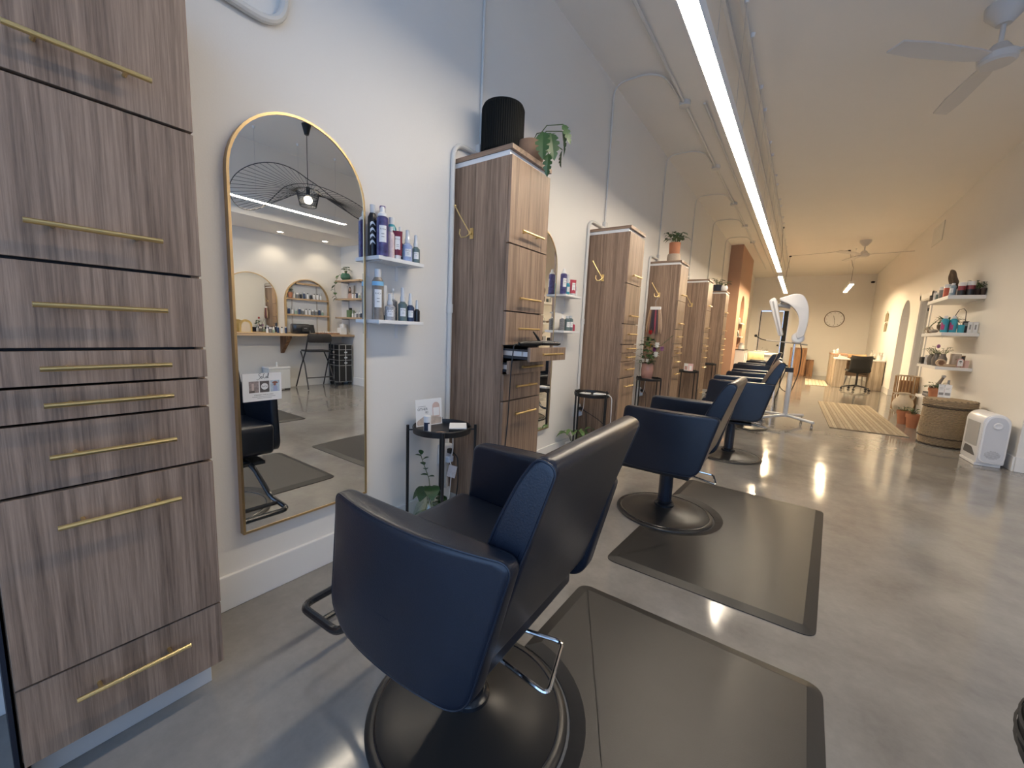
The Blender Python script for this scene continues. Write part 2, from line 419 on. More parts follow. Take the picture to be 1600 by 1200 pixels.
# alcove at the front right
SX = 2.9
structure(MB().box(RW+RT, SX, 5.93, 6.13, 0, CZ).build('wall_alcove_return', WALL))
structure(MB().box(SX, SX+0.15, 4.60, 5.93, 0, CZ).build('wall_alcove_side', WALL))
structure(MB().box(SX, X1, 4.45, 4.60, 0, CZ).build('wall_alcove_end', WALL))
structure(MB().box(X1, X1+0.15, YF-0.15, 4.60, 0, CZ).build('wall_alcove', WALL))
structure(MB().box(SX, X1, YF, 4.45, 2.56, 2.60).box(SX, SX+0.05, YF, 4.45, 2.60, CZ).build('ceiling_lowered', CEIL))
# terracotta pier on the left wall, with an arched niche
PX, PY0, PY1 = -1.459, 11.9, 14.4
nz0, nz1, nr, nyc = 0.95, 1.95, 0.42, 12.95
pier = MB().box(LW, PX, PY0, nyc-nr, 0, CZ).box(LW, PX, nyc+nr, PY1, 0, CZ).box(LW, PX, nyc-nr, nyc+nr, 0, nz0)
pier.prism([(nyc+nr, CZ), (nyc-nr, CZ), (nyc-nr, nz1)]+[(nyc-nr*math.cos(PI*i/16), nz1+nr*math.sin(PI*i/16)) for i in range(1, 16)]+[(nyc+nr, nz1)], 'x', LW, PX)
structure(pier.build('wall_pier', TERRA_WALL))
structure(MB().box(LW, LW+0.01, nyc-nr+0.002, nyc+nr-0.002, nz0+0.002, nz1+nr*0.9).build('trim_1', mat('niche_cream_paint', (0.72, 0.66, 0.56), 0.7)))
# baseboards
CAB_Y = [0.020, 1.800, 3.600, 5.450, 7.300, 9.150]; CW = 0.395
def bb(name, pts):
    for x0, x1, y0, y1 in pts:
        ax = 'y' if abs(x1-x0) < abs(y1-y0) else 'x'
        structure(MB().box(x0, x1, y0, y1, 0, 0.145).build(name, TRIM, bevel=0.004))
T = 0.016
segs = []; y = YF
for c in CAB_Y: segs.append((LW, LW+T, y, c-0.002)); y = c+CW+0.002
segs.append((LW, LW+T, y, PY0-0.002)); segs.append((LW, LW+T, PY1+0.002, BY))
bb('baseboard_left', segs)
bb('baseboard_back', [(LW+T, DX0-0.102, BY-T, BY), (DX1+0.102, RW-T, BY-T, BY)])
bb('baseboard_right', [(RW-T, RW, 5.93, 10.198), (RW-T, RW, 11.202, AY0), (RW-T, RW, AY1, BY), (RW, RW+RT, AY1-T, AY1)])
bb('baseboard_alcove', [(X1-T, X1, YF, 4.45), (SX, X1-T, 4.45-T, 4.45), (RW, SX, 5.93-T, 5.93)])

# ------------------------------------------------------------------ linear lamps and wires
def lin(name, label, x0, y0, x1, y1, z, cords=(), wires=(), w=0.086, lm=None):
    """linear lamp from (x0,y0) to (x1,y1), underside at z"""
    t = thing(name, label, 'lamp', (x0, y0, z), group=None)
    dx, dy = x1-x0, y1-y0; L = math.hypot(dx, dy); a = math.atan2(-dx, dy)
    t.rotation_euler = (0, 0, a)
    MB().prism([(-w/2, 0), (-w/2+0.003, 0), (-w/2+0.003, 0.012), (w/2-0.003, 0.012), (w/2-0.003, 0), (w/2, 0), (w/2, 0.07), (-w/2, 0.07)], 'y', 0, L).build('housing', WHITE, t)
    MB().box(-w/2+0.0032, w/2-0.0032, 0.002, L-0.002, 0.002, 0.0118).build('diffuser', lm or LAMP, t)
    for v in (0.0, L): MB().box(-w/2-0.001, w/2+0.001, v-0.004 if v == 0 else v, v if v == 0 else v+0.004, -0.001, 0.071).build('end_cap', WHITE, t)
    for v in wires:
        MB().tube([(0, v, 0.07), (0, v, CZ-z-0.012)], 0.0016, 5).build('wire', STEEL, t)
        MB().cyl((0, v, CZ-z-0.03), (0, v, CZ-z), 0.012, 0.018, 10).build('wire_anchor', WHITE, t, smooth=SM)
    for v, q in cords:
        MB().tube([(0, v, 0.07), (0.01, v+0.02, (CZ-z)*0.5), (q, v, CZ-z-0.02)], 0.004, 6).build('cord', BLK, t)
        MB().cyl((q, v, CZ-z-0.03), (q, v, CZ-z), 0.03, 0.03, 12).build('cord_anchor', BLK, t)
    return t
ZL = 2.65
lin('linear_lamp', 'long glowing white bar lamp hung on wires above the row of salon chairs', -0.590, 1.0, -0.570, 10.61, ZL,
    cords=((9.45, -0.03),), wires=[v-1.0 for v in (1.5, 2.3, 2.7, 3.5, 3.9, 4.7, 5.16, 6.0, 6.4, 7.2, 7.6, 8.4, 8.8, 9.6, 10.1)])
lin('linear_lamp', 'shorter glowing bar lamp in line beyond the long one, near the back wall', -0.585, 11.35, -0.585, 15.18, ZL,
    cords=((2.6, 0.05),), wires=(0.3, 1.2, 2.2, 3.4), lm=LAMP2)
lin('linear_lamp', 'short glowing bar lamp hung alone above the reception desk', 0.84, 13.22, 0.84, 15.26, ZL, cords=((0.4, -0.12),), wires=(0.25, 1.0, 1.75), lm=LAMP3)
lin('linear_lamp', 'glowing bar lamp seen reflected in the arched mirror nearest the camera', 2.42, 1.7, 2.46, 3.71, ZL, wires=(0.2, 0.75, 1.3, 1.85))

# downlights in the lowered ceiling
for i, (y, lb) in enumerate(((1.1, 'round downlight in lowered alcove ceiling, nearest the shop window'), (2.2, 'round downlight in lowered alcove ceiling between the other two left ones'),
                             (3.25, 'round downlight over the arched counter mirror, reflected beside the wire pendant'), (4.0, 'round downlight in lowered alcove ceiling closest to the wooden shelves'))):
    t = thing('downlight', lb, 'lamp', (3.55, y, 2.56), group='downlights in the lowered ceiling')
    MB().lathe([(0.045, -0.004), (0.062, -0.004), (0.064, 0.0), (0.045, 0.0)], n=24, caps=False).build('trim_ring', WHITE, t, smooth=SM)
    MB().cyl((0, 0, -0.003), (0, 0, -0.001), 0.045, n=20).build('lens', BULB, t)
    ld = bpy.data.lights.new('downlight_beam', 'SPOT'); ld.energy = SPOT_W; ld.color = (1.0, 0.84, 0.64); ld.spot_size = 2.1; ld.spot_blend = 0.6; ld.shadow_soft_size = 0.05
    lo = bpy.data.objects.new('beam', ld); COL.objects.link(lo); lo.parent = t; lo.location = (0, 0, -0.01)

# ------------------------------------------------------------------ conduits on ceiling and wall
def tag1(o, l, c, g=None): return tag(o, l, c, g)
cz = CZ-0.02
BR = [2.0, 3.93, 5.77, 7.61, 9.28, 10.95]
ct = thing('ceiling_conduit', 'long white conduit along the ceiling left of the bar lamp', 'conduit', (0, 0, 0))
MB().tube([(-1.25, YF+0.05, cz), (-1.25, 16.0, cz)], 0.014, 8).build('pipe', CONDUIT, ct, smooth=SM)
MB().tube([(-1.08, 4.7, cz), (-1.08, 16.9, cz)], 0.012, 8).build('pipe', CONDUIT, ct, smooth=SM)
for y in BR:
    MB().cyl((-1.25, y+0.68, CZ-0.045), (-1.25, y+0.68, CZ), 0.055, n=14).build('junction_box', CONDUIT, ct, smooth=SM)
names = ['second', 'third', 'fourth', 'fifth', 'sixth']
for i, y in enumerate(BR):
    t = thing('conduit_run', ('white conduit rising from the %s walnut cabinet and bending across the ceiling' % names[i]) if i < 5 else 'white conduit bending onto the ceiling beside the terracotta pier', 'conduit', (0, 0, 0), group='conduits rising to the ceiling')
    MB().tube(bend([(LW+0.014, y, 2.2), (LW+0.014, y, cz), (-1.42, y, cz), (-1.30, y+0.12, cz), (-1.265, y+0.66, cz)], 0.12, 6), 0.009, 8).build('pipe', CONDUIT, t, smooth=SM)
    if i < 5:
        yc = CAB_Y[i+1]
        MB().tube(bend([(LW+0.016, yc-0.035, 0.40), (LW+0.016, yc-0.035, 2.20), (LW+0.016, y, 2.20)], 0.10, 7), 0.014, 10).build('side_pipe', CONDUIT, t, smooth=SM)
        MB().tube([(LW+0.013, yc-0.035, 0.147), (LW+0.013, yc-0.035, 0.40)], 0.010, 8).build('side_pipe', CONDUIT, t, smooth=SM)
        MB().box(LW, LW+0.034, y-0.03, y+0.03, 2.17, 2.26).build('fitting', CONDUIT, t, bevel=0.004)
        MB().cyl((LW+0.016, yc-0.035, 1.24), (LW+0.016, yc-0.035, 1.29), 0.019, n=12).build('coupling', CONDUIT, t, smooth=SM)
t = thing('conduit_run', 'thick white conduit bend high on the wall above the nearest arched mirror', 'conduit', (0, 0, 0))
MB().tube(bend([(LW+0.018, 0.20, 2.125), (LW+0.018, 0.20, 2.26), (LW+0.018, 0.845, 2.235), (LW+0.018, 0.88, 3.52)], 0.12, 7), 0.016, 10).build('pipe', CONDUIT, t, smooth=SM)
t = thing('ceiling_track', 'pair of slim white rails along the ceiling right of the long bar lamp', 'rail', (0, 0, 0))
for x in (-0.715, -0.610):
    MB().box(x-0.013, x+0.013, 1.0, 16.2, CZ-0.045, CZ).build('rail', CONDUIT, t)
t = thing('ceiling_cable', 'thin dark cable crossing the ceiling between the two far bar lamps', 'cable', (0, 0, 0))
MB().tube([(-0.54, 13.95, CZ-0.006), (0.2, 13.8, CZ-0.006), (0.72, 13.62, CZ-0.006)], 0.005, 6).build('cable', GREYP, t)

# ------------------------------------------------------------------ ceiling fans
def fan(label, x, y, drop, a0, R):
    t = thing('ceiling_fan', label, 'fan', (x, y, CZ))
    FW = mat('fan_white', (0.62, 0.60, 0.57), 0.5)
    MB().lathe([(0.0, 0), (0.11, 0), (0.105, -0.05), (0.04, -0.13), (0.0, -0.13)][::-1], n=20).build('canopy', FW, t, smooth=SM)
    MB().cyl((0, 0, -0.08), (0, 0, -drop+0.06), 0.014, n=10).build('downrod', FW, t, smooth=SM)
    MB().lathe([(0, -drop-0.055), (0.085, -drop-0.055), (0.10, -drop-0.04), (0.105, -drop), (0.07, -drop+0.03), (0.04, -drop+0.075), (0.0, -drop+0.08)], n=24).build('motor', FW, t, smooth=SM)
    for k in range(3):
        a = math.radians(a0+120*k); b = MB()
        pts = [(0.08, -0.035), (0.2, -0.055), (R*0.75, -0.065), (R, -0.05), (R-0.02, 0.05), (R*0.7, 0.062), (0.2, 0.05), (0.08, 0.035)]
        b.prism(pts, 'z', -0.006, 0.006)
        b.xform(Matrix.Translation((0, 0, -drop-0.01)) @ Matrix.Rotation(a, 4, 'Z') @ Matrix.Rotation(math.radians(9), 4, 'X'))
        b.build('blade', FW, t)
fan('large white ceiling fan at the top right, partly out of frame', 0.90, 4.50, 0.33, 220, 0.80)
fan('small distant white ceiling fan over the back of the salon', 0.93, 12.5, 0.31, 352, 0.84)

# ------------------------------------------------------------------ styling cabinets
DARKIN = mat('cabinet_inside', (0.03, 0.032, 0.038), 0.6)
ordn = ['nearest walnut cabinet, at the left edge, with long brass bar handles', 'second walnut cabinet, two drawers pulled open, black planter on top',
        'third walnut cabinet, brass hook on its side, nothing on top', 'fourth walnut cabinet, with a terracotta pot on top and hair swatches on its side',
        'fifth walnut cabinet, with bare top and a brass hook on its side', 'sixth and farthest walnut cabinet, with navy and white pots on top']
FZ = [(1.622, 2.066, 1.695, 'door'), (1.259, 1.615, 1.331, 'door'), (1.069, 1.252, 1.162, 'drawer'), (0.987, 1.062, 1.026, 'drawer'), (0.907, 0.981, 0.946, 'drawer'),
      (0.750, 0.901, 0.830, 'drawer'), (0.308, 0.744, 0.668, 'drawer'), (0.109, 0.302, 0.233, 'drawer')]
FX0, FX1 = 0.389, 0.408
hb = None
def cabinet(i, y0):
    t = thing('styling_cabinet', ordn[i], 'cabinet', (LW+0.001, y0, 0), group='walnut styling cabinets along the left wall')
    opens = {3: 0.170, 4: 0.036} if i == 1 else {}
    MB().box(0.0, 0.335, 0.012, CW-0.012, 0, 0.105).build('plinth', PLINTH, t, bevel=0.002)
    for a, b in ((0.0, 0.158), (0.160, 0.387)):
        MB().box(a, b, 0.0, 0.018, 0.106, 2.066).build('side_panel', WALNUT, t, bevel=0.0008)
    MB().box(0.0, 0.387, CW-0.018, CW, 0.106, 2.066).build('side_panel', WALNUT, t, bevel=0.0008)
    c = MB().box(0, 0.010, 0.019, CW-0.019, 0.106, 2.066).box(0.010, 0.386, 0.019, CW-0.019, 0.106, 0.122).box(0.010, 0.386, 0.019, CW-0.019, 2.05, 2.066)
    for z in (1.255, 1.0655, 0.747, 1.6185): c.box(0.010, 0.380, 0.019, CW-0.019, z-0.004, z+0.004)
    c.build('carcass', DARKIN, t)
    MB().box(0.0, 0.392, 0.002, CW-0.002, 2.067, 2.092).build('filler_strip', WHITE, t)
    MB().box(0.0, 0.412, -0.004, CW+0.004, 2.093, 2.118).build('top_panel', WALNUT_TOP, t, bevel=0.001)
    if i == 0: MB().box(0.0, 0.400, -0.012, -0.0045, 0.0, 2.09).build('dark_end_sheet', mat('gap_shade_navy', (0.008, 0.010, 0.02), 0.6), t)  # added dark sheet standing in for the shadowed gap left of the cabinet
    off = [0, 0, 0, 0.004, 0.003, 0.002, 0.007, 0.004]
    for k, (z0, z1, hz, kd) in enumerate(FZ):
        dx = opens.get(k, 0) + off[k]*(1 if i == 0 else 0.4)
        f = MB().box(FX0, FX1, 0.0015, CW-0.0015, z0, z1).build(kd, WALNUT, t, bevel=0.0009, loc=(dx, 0, 0))
        h = MB().tube([(FX1+0.030, 0.088, hz), (FX1+0.030, 0.309, hz)], 0.0058, 10)
        for yy in (0.130, 0.267): h.cyl((FX1, yy, hz), (FX1+0.028, yy, hz), 0.0045, n=8)
        h.build('handle', BRASS, f, smooth=SM)
        if k in opens:
            b = MB().box(0.05, FX0, 0.03, CW-0.03, z0+0.008, z0+0.013).box(0.05, FX0, 0.026, 0.038, z0+0.008, z1-0.014).box(0.05, FX0, CW-0.038, CW-0.026, z0+0.008, z1-0.014).box(0.05, 0.06, 0.038, CW-0.038, z0+0.013, z1-0.014)
            b.build('drawer_box', DARKIN, f)
            zz = (z0+z1)/2
            MB().box(0.10, FX0-0.005, 0.0205, 0.0255, zz-0.013, zz+0.013).box(0.25, FX0-0.03, 0.0185, 0.0205, zz-0.008, zz+0.008).build('runner', STEEL, f)
    return t
for i, y in enumerate(CAB_Y): cabinet(i, y)

# brass hooks on the cabinet sides
def hook(x, y, z, label):
    t = thing('coat_hook', label, 'hook', (x, y, z), group='brass hooks on the cabinet sides')
    MB().box(-0.012, 0.012, -0.006, 0, -0.030, 0.030).cyl((0, -0.006, 0.0), (0, -0.02, 0.0), 0.010, n=10).build('back_plate', BRASS, t, bevel=0.001)
    MB().tube([(0, -0.018, 0.0), (-0.03, -0.03, 0.05), (-0.06, -0.042, 0.10), (-0.085, -0.05, 0.145)], 0.0035, 8).ball((-0.087, -0.051, 0.150), 0.0075).build('arm', BRASS, t, smooth=SM)
    MB().tube([(0, -0.018, -0.005), (-0.012, -0.04, -0.025), (-0.035, -0.052, -0.028), (-0.05, -0.050, -0.005), (-0.05, -0.046, 0.02)], 0.0033, 8).build('lower_hook', BRASS, t, smooth=SM)
for (x, y, z, l) in ((-1.605, 1.80, 1.690, 'brass hook on the side of the cabinet under the black planter'),
                     (-1.572, 3.60, 1.670, 'brass hook on the side of the third cabinet, nothing hanging'),
                     (-1.581, 5.45, 1.690, 'brass hook above the hair swatches'),
                     (-1.566, 7.30, 1.700, 'small distant brass hook on the side of the fifth cabinet')):
    hook(x, y, z, l)
t = thing('hair_swatches', 'bunch of blond and dark hair swatches hanging from a brass hook', 'hair swatches', (-1.60, 5.395, 1.66))
MB().tube([(0.03, 0.0, 0.0), (0.0, -0.01, -0.06), (0.01, -0.01, -0.13)], 0.003, 6).build('cord', INKG, t)
MB().box(-0.06, 0.075, -0.02, 0.01, -0.165, -0.125).build('clip', WHITE, t, bevel=0.006)
hc = [(0.42, 0.27, 0.15), (0.30, 0.17, 0.10), (0.05, 0.03, 0.03), (0.03, 0.02, 0.03), (0.35, 0.06, 0.09), (0.07, 0.04, 0.05), (0.45, 0.30, 0.19), (0.50, 0.36, 0.25)]
for k in range(8):
    x = -0.06+k*0.018
    MB().tube([(x, -0.008, -0.15), (x*1.3, -0.010, -0.28), (x*1.45, -0.012, -0.40), (x*1.3+0.004*(k-3), -0.010, -0.46-0.012*(k % 3))], 0.011, 7, radii=[0.009, 0.013, 0.012, 0.003]).build('swatch', mat('hair_%d' % k, hc[k], 0.45, noise=0.3, nscale=90), t, smooth=SM)

# ------------------------------------------------------------------ arched mirrors
def arch_outline(y0, y1, z0, ztop, n=24):
    r = (y1-y0)/2; yc = (y0+y1)/2; zs = ztop-r
    return [(y0, z0), (y1, z0)]+[(yc+r*math.cos(PI*i/n), zs+r*math.sin(PI*i/n)) for i in range(n+1)]
def arched_mirror(label, x, face, y0, y1, z0, z1, group, fw=0.009, depth=0.03):
    """face = +1: looks towards +x"""
    t = thing('arched_mirror', label, 'mirror', (x, (y0+y1)/2, z0), group=group)
    o = arch_outline(y0, y1, z0, z1); i = arch_outline(y0+fw, y1-fw, z0+fw, z1-fw); yc = (y0+y1)/2
    n = len(o); m = MB(); vs = []
    a, b = 0.0005*face, depth*face
    for X, ring in ((a, o), (b, o), (b, i), (a, i)): vs += [(X, p[0]-yc, p[1]-z0) for p in ring]
    fs = []
    for q in range(4):
        for k in range(n): fs.append((q*n+k, q*n+(k+1) % n, ((q+1) % 4)*n+(k+1) % n, ((q+1) % 4)*n+k))
    m.add(vs, fs).build('frame', BRASSD, t)
    MB().prism([(p[0]-yc, p[1]-z0) for p in arch_outline(y0+fw, y1-fw, z0+fw, z1-fw, 32)], 'x', 0.004*face, (depth-0.003)*face).build('mirror_glass', MIRROR, t)
    return t
arched_mirror('large arched brass framed mirror on the wall beside the nearest cabinet', LW, 1, 0.622, 1.182, 0.297, 1.955, 'arched mirrors on the left wall')
arched_mirror('arched brass framed mirror half hidden behind the second cabinet', LW, 1, 2.440, 3.000, 0.320, 1.955, 'arched mirrors on the left wall')

# card stuck on the first mirror
t = thing('mirror_card', 'white card with script title and three photos stuck on the nearest mirror', 'card', (LW+0.0285, 0.713, 0.886))
MB().box(0, 0.0012, -0.071, 0.071, -0.055, 0.055).build('card', PAPER, t)
R3, U3 = (0, 1, 0), (0, 0, 1)
cc = [[(0.30, 0.25, 0.24), (0.12, 0.10, 0.09), (0.55, 0.45, 0.42)], [(0.10, 0.09, 0.09), (0.45, 0.42, 0.38), (0.8, 0.8, 0.8)], [(0.45, 0.55, 0.68), (0.24, 0.10, 0.07), (0.36, 0.42, 0.62)]]
for k in range(3):
    yc = -0.032+0.040*k*0.97
    p = MB().box(0.0012, 0.0016, yc-0.0175, yc+0.0175, -0.021, 0.024).build('photo', mat('card_photo_%d' % k, cc[k][0], 0.6, noise=0.6, nscale=110), t)
    if k == 1:
        MB().prism([(yc+0.013*math.cos(2*PI*j/20), 0.002+0.013*math.sin(2*PI*j/20)) for j in range(20)], 'x', 0.0016, 0.0019).build('print', mat('card_print_1', cc[1][2], 0.6), p)
        MB().text('SoCal', (0.0020, yc, 0.002), R3, U3, 0.009).build('print', INK, p)
    elif k == 0:
        MB().box(0.0016, 0.0018, yc-0.008, yc+0.0, -0.012, 0.016).build('print', mat('card_print_0', cc[0][2], 0.6), p)
        MB().box(0.0016, 0.0018, yc-0.0175, yc+0.002, -0.021, -0.013).build('print', mat('card_print_0b', cc[0][1], 0.6), p)
    else:
        MB().prism(rounded([(yc-0.013, 0.012), (yc+0.013, 0.012), (yc+0.006, 0.020), (yc-0.006, 0.020)], 0.004), 'x', 0.0016, 0.0018).build('print', mat('card_print_2', cc[2][1], 0.6), p)
        MB().prism(rounded([(yc-0.008, -0.021), (yc+0.011, -0.021), (yc+0.006, 0.004), (yc-0.004, 0.004)], 0.003), 'x', 0.0016, 0.0018).build('print', mat('card_print_2b', cc[2][2], 0.6), p)
        MB().prism([(yc-0.001+0.005*math.cos(2*PI*j/12), 0.008+0.006*math.sin(2*PI*j/12)) for j in range(12)], 'x', 0.0018, 0.0019).build('print', mat('card_print_2c', (0.30, 0.13, 0.10), 0.6), p)
# script title drawn as pen strokes
def stroke(pts, s, oy, oz):
    P = [(0.0018, oy+s*a, oz+s*b) for a, b in pts]
    out = []
    for i in range(len(P)-1):
        for k in range(4):
            f = k/4; q = [P[max(0, i-1)], P[i], P[i+1], P[min(len(P)-1, i+2)]]
            out.append(tuple(0.5*((2*q[1][j])+(-q[0][j]+q[2][j])*f+(2*q[0][j]-5*q[1][j]+4*q[2][j]-q[3][j])*f*f+(-q[0][j]+3*q[1][j]-3*q[2][j]+q[3][j])*f**3) for j in range(3)))
    return out+[P[-1]]
ti = MB(); s_, oy, oz = 0.020, -0.016, 0.034
for pts in ([(0.55, 0.85), (0.35, 1.0), (0.15, 0.8), (0.3, 0.55), (0.42, 0.25), (0.2, -0.05), (-0.1, -0.25), (-0.25, -0.1)], [(0.6, 0.4), (0.5, 0.15), (0.65, 0.0), (0.8, 0.2), (0.68, 0.4), (0.6, 0.4)],
            [(1.25, 0.85), (1.1, 0.95), (0.95, 0.6), (1.0, 0.15), (1.2, 0.05), (1.32, 0.2)], [(1.6, 0.35), (1.45, 0.38), (1.4, 0.12), (1.55, 0.08), (1.66, 0.36), (1.66, 0.08), (1.75, 0.1)], [(1.78, 0.15), (1.95, 0.8), (1.93, 1.05), (1.82, 0.8), (1.83, 0.1), (1.95, 0.12)]):
    ti.tube(stroke(pts, s_, oy, oz), 0.0007, 5)
ti.build('title', INK, t)
MB().text('STRAIGHT HAIR & CURLS', (0.0015, 0.003, -0.031), R3, U3, 0.0062).build('caption', INK, t)
ln = MB()
for a, b, z in ((-0.040, 0.046, -0.038), (-0.022, 0.032, -0.044)): ln.box(0.0012, 0.0015, a, b, z-0.0007, z+0.0007)
ln.build('small_print', INKG, t)

# ------------------------------------------------------------------ salon chairs
def dens(pts, d=0.03):
    out = []
    for i in range(len(pts)):
        a, b = pts[i], pts[(i+1) % len(pts)]; L = math.hypot(b[0]-a[0], b[1]-a[1]); k = max(1, int(L/d))
        for j in range(k): out.append((a[0]+(b[0]-a[0])*j/k, a[1]+(b[1]-a[1])*j/k))
    return out
def piping(outline, y, bl, r=0.0026, ins=0.004):
    n = len(outline); cx = sum(p[0] for p in outline)/n; cz_ = sum(p[1] for p in outline)/n; P = []
    for p in outline:
        rr = math.hypot(p[0]-cx, p[1]-cz_); f = 1-ins/rr
        P.append((cx+(p[0]-cx)*f, y+bl(p), cz_+(p[1]-cz_)*f))
    return MB().tube(P, r, 6, closed=True)
def salon_chair(label, loc, rz, dz=0.0):
    t = thing('salon_chair', label, 'chair', loc, rz, group='navy salon chairs in a row')
    # base, fixed on the floor
    MB().lathe([(0.0, 0.0), (0.296, 0.0), (0.300, 0.004), (0.298, 0.010), (0.286, 0.015), (0.272, 0.0155), (0.262, 0.013), (0.20, 0.020), (0.13, 0.030), (0.075, 0.042), (0.06, 0.05), (0.0, 0.05)], n=72).build('base_disc', mat('base_black', (0.020, 0.019, 0.018), 0.36, bump=0.03, bscale=300, spec=0.5), t, smooth=0.9)
    MB().lathe([(0.271, 0.0152), (0.274, 0.0178), (0.277, 0.0152)], n=72, caps=False).build('base_ring', BLKG, t, smooth=SM)
    MB().lathe([(0.0, 0.045), (0.062, 0.045), (0.062, 0.062), (0.052, 0.072), (0.046, 0.075), (0.046, 0.085), (0.0, 0.085)], n=28).build('collar', BLKG, t, smooth=SM)
    MB().lathe([(0.0, 0.084), (0.043, 0.084), (0.043, 0.30+dz), (0.0, 0.30+dz)], n=28).build('column', mat('column_navy_black', (0.012, 0.018, 0.032), 0.22, spec=0.6), t, smooth=SM)
    MB().box(-0.13, 0.16, -0.12, 0.12, 0.300+dz, 0.318+dz).box(-0.17, 0.26, -0.20, 0.20, 0.318+dz, 0.338+dz).build('seat_plate', BLK, t, bevel=0.004)
    # pump lever
    lv = MB().tube(bend([(0.02, 0.025, 0.325+dz), (-0.16, -0.035, 0.318+dz), (-0.262, -0.078, 0.300+dz), (-0.305, 0.092, 0.300+dz), (-0.165, 0.088, 0.318+dz), (0.02, 0.05, 0.325+dz)], 0.022, 5), 0.0058, 9)
    lv.build('pump_lever', CHROME, t, smooth=SM)
    MB().cyl((0.055, 0.0, 0.285+dz), (0.055, 0.06, 0.285+dz), 0.014, n=12).build('pedal_pivot', CHROME, t, smooth=SM)
    # footrest
    fr = MB()
    for s in (1, -1): fr.tube(bend([(0.20, 0.10*s, 0.345+dz), (0.27, 0.13*s, 0.32+dz), (0.405, 0.168*s, 0.165+dz), (0.62, 0.168*s, 0.165+dz), (0.62, 0.0, 0.165+dz)], 0.045, 6), 0.0135, 10)
    fr.tube([(0.50, -0.168, 0.165+dz), (0.50, 0.168, 0.165+dz)], 0.011, 10)
    fr.build('footrest', BLKG, t, smooth=SM)
    # upholstery
    so = dens(rounded([(-0.20, 0.365+dz), (0.255, 0.365+dz), (0.275, 0.548+dz), (-0.20, 0.530+dz)], [0.01, 0.035, 0.045, 0.01], 6), 0.06)
    crown = lambda q: 0.0
    seat = MB().blob(so, 'y', -0.252, 0.252, 0.018).build('seat', VINYL, t, smooth=0.9)
    piping(so, 0.2515, lambda q: 0, 0.003, 0.010).build('piping', PIPE_V, seat, smooth=SM)
    ao = dens(rounded([(0.2145, 0.736+dz), (0.252, 0.366+dz), (-0.232, 0.380+dz), (-0.319, 0.734+dz)], [0.030, 0.095, 0.060, 0.035], 7), 0.03)
    for s in (1, -1):
        bl = lambda q, s=s: s*0.036*max(0.0, 1-((q[0]+0.05)/0.27)**2)
        a = MB().blob(ao, 'y', s*0.254, s*0.294, 0.014, None, bl).build('armrest', VINYL, t, smooth=0.9)
        piping(ao, s*0.2895, bl, 0.0024, 0.003).build('piping', PIPE_V, a, smooth=SM)
    bo = dens(rounded([(-0.150, 0.44+dz), (-0.224, 0.735+dz), (-0.300, 0.885+dz), (-0.335, 0.934+dz), (-0.378, 0.920+dz), (-0.320, 0.735+dz), (-0.232, 0.44+dz)], [0.01, 0.10, 0.06, 0.035, 0.030, 0.10, 0.03], 6), 0.04)
    bk = MB().blob(bo, 'y', -0.253, 0.253, 0.014).build('backrest', VINYL, t, smooth=0.9)
    for s in (1, -1): piping(bo, s*0.2525, lambda q: 0, 0.0026, 0.006).build('piping', PIPE_V, bk, smooth=SM)
    return t
CH = [(-0.704, 0.835, 0.041, 0.0, 'nearest navy black vinyl salon chair, large in front, with chrome lever'),
      (-0.626, 2.682, 0.002, -0.007, 'second navy salon chair, standing half on the second rubber mat'),
      (-0.485, 4.478, 0.089, 0.043, 'third navy salon chair, just left of the white dryer stand'),
      (-0.55, 6.20, 0.02, 0.014, 'fourth salon chair, mostly hidden behind the third one'),
      (-0.69, 8.02, 0.01, 0.025, 'fifth salon chair, a black back with two arms far down the row'),
      (-0.68, 9.88, 0.0, 0.013, 'sixth and farthest black salon chair, in front of the white basin')]
for x, y, rz, dz, lb in CH: salon_chair(lb, (x, y, 0), PI+rz, dz)

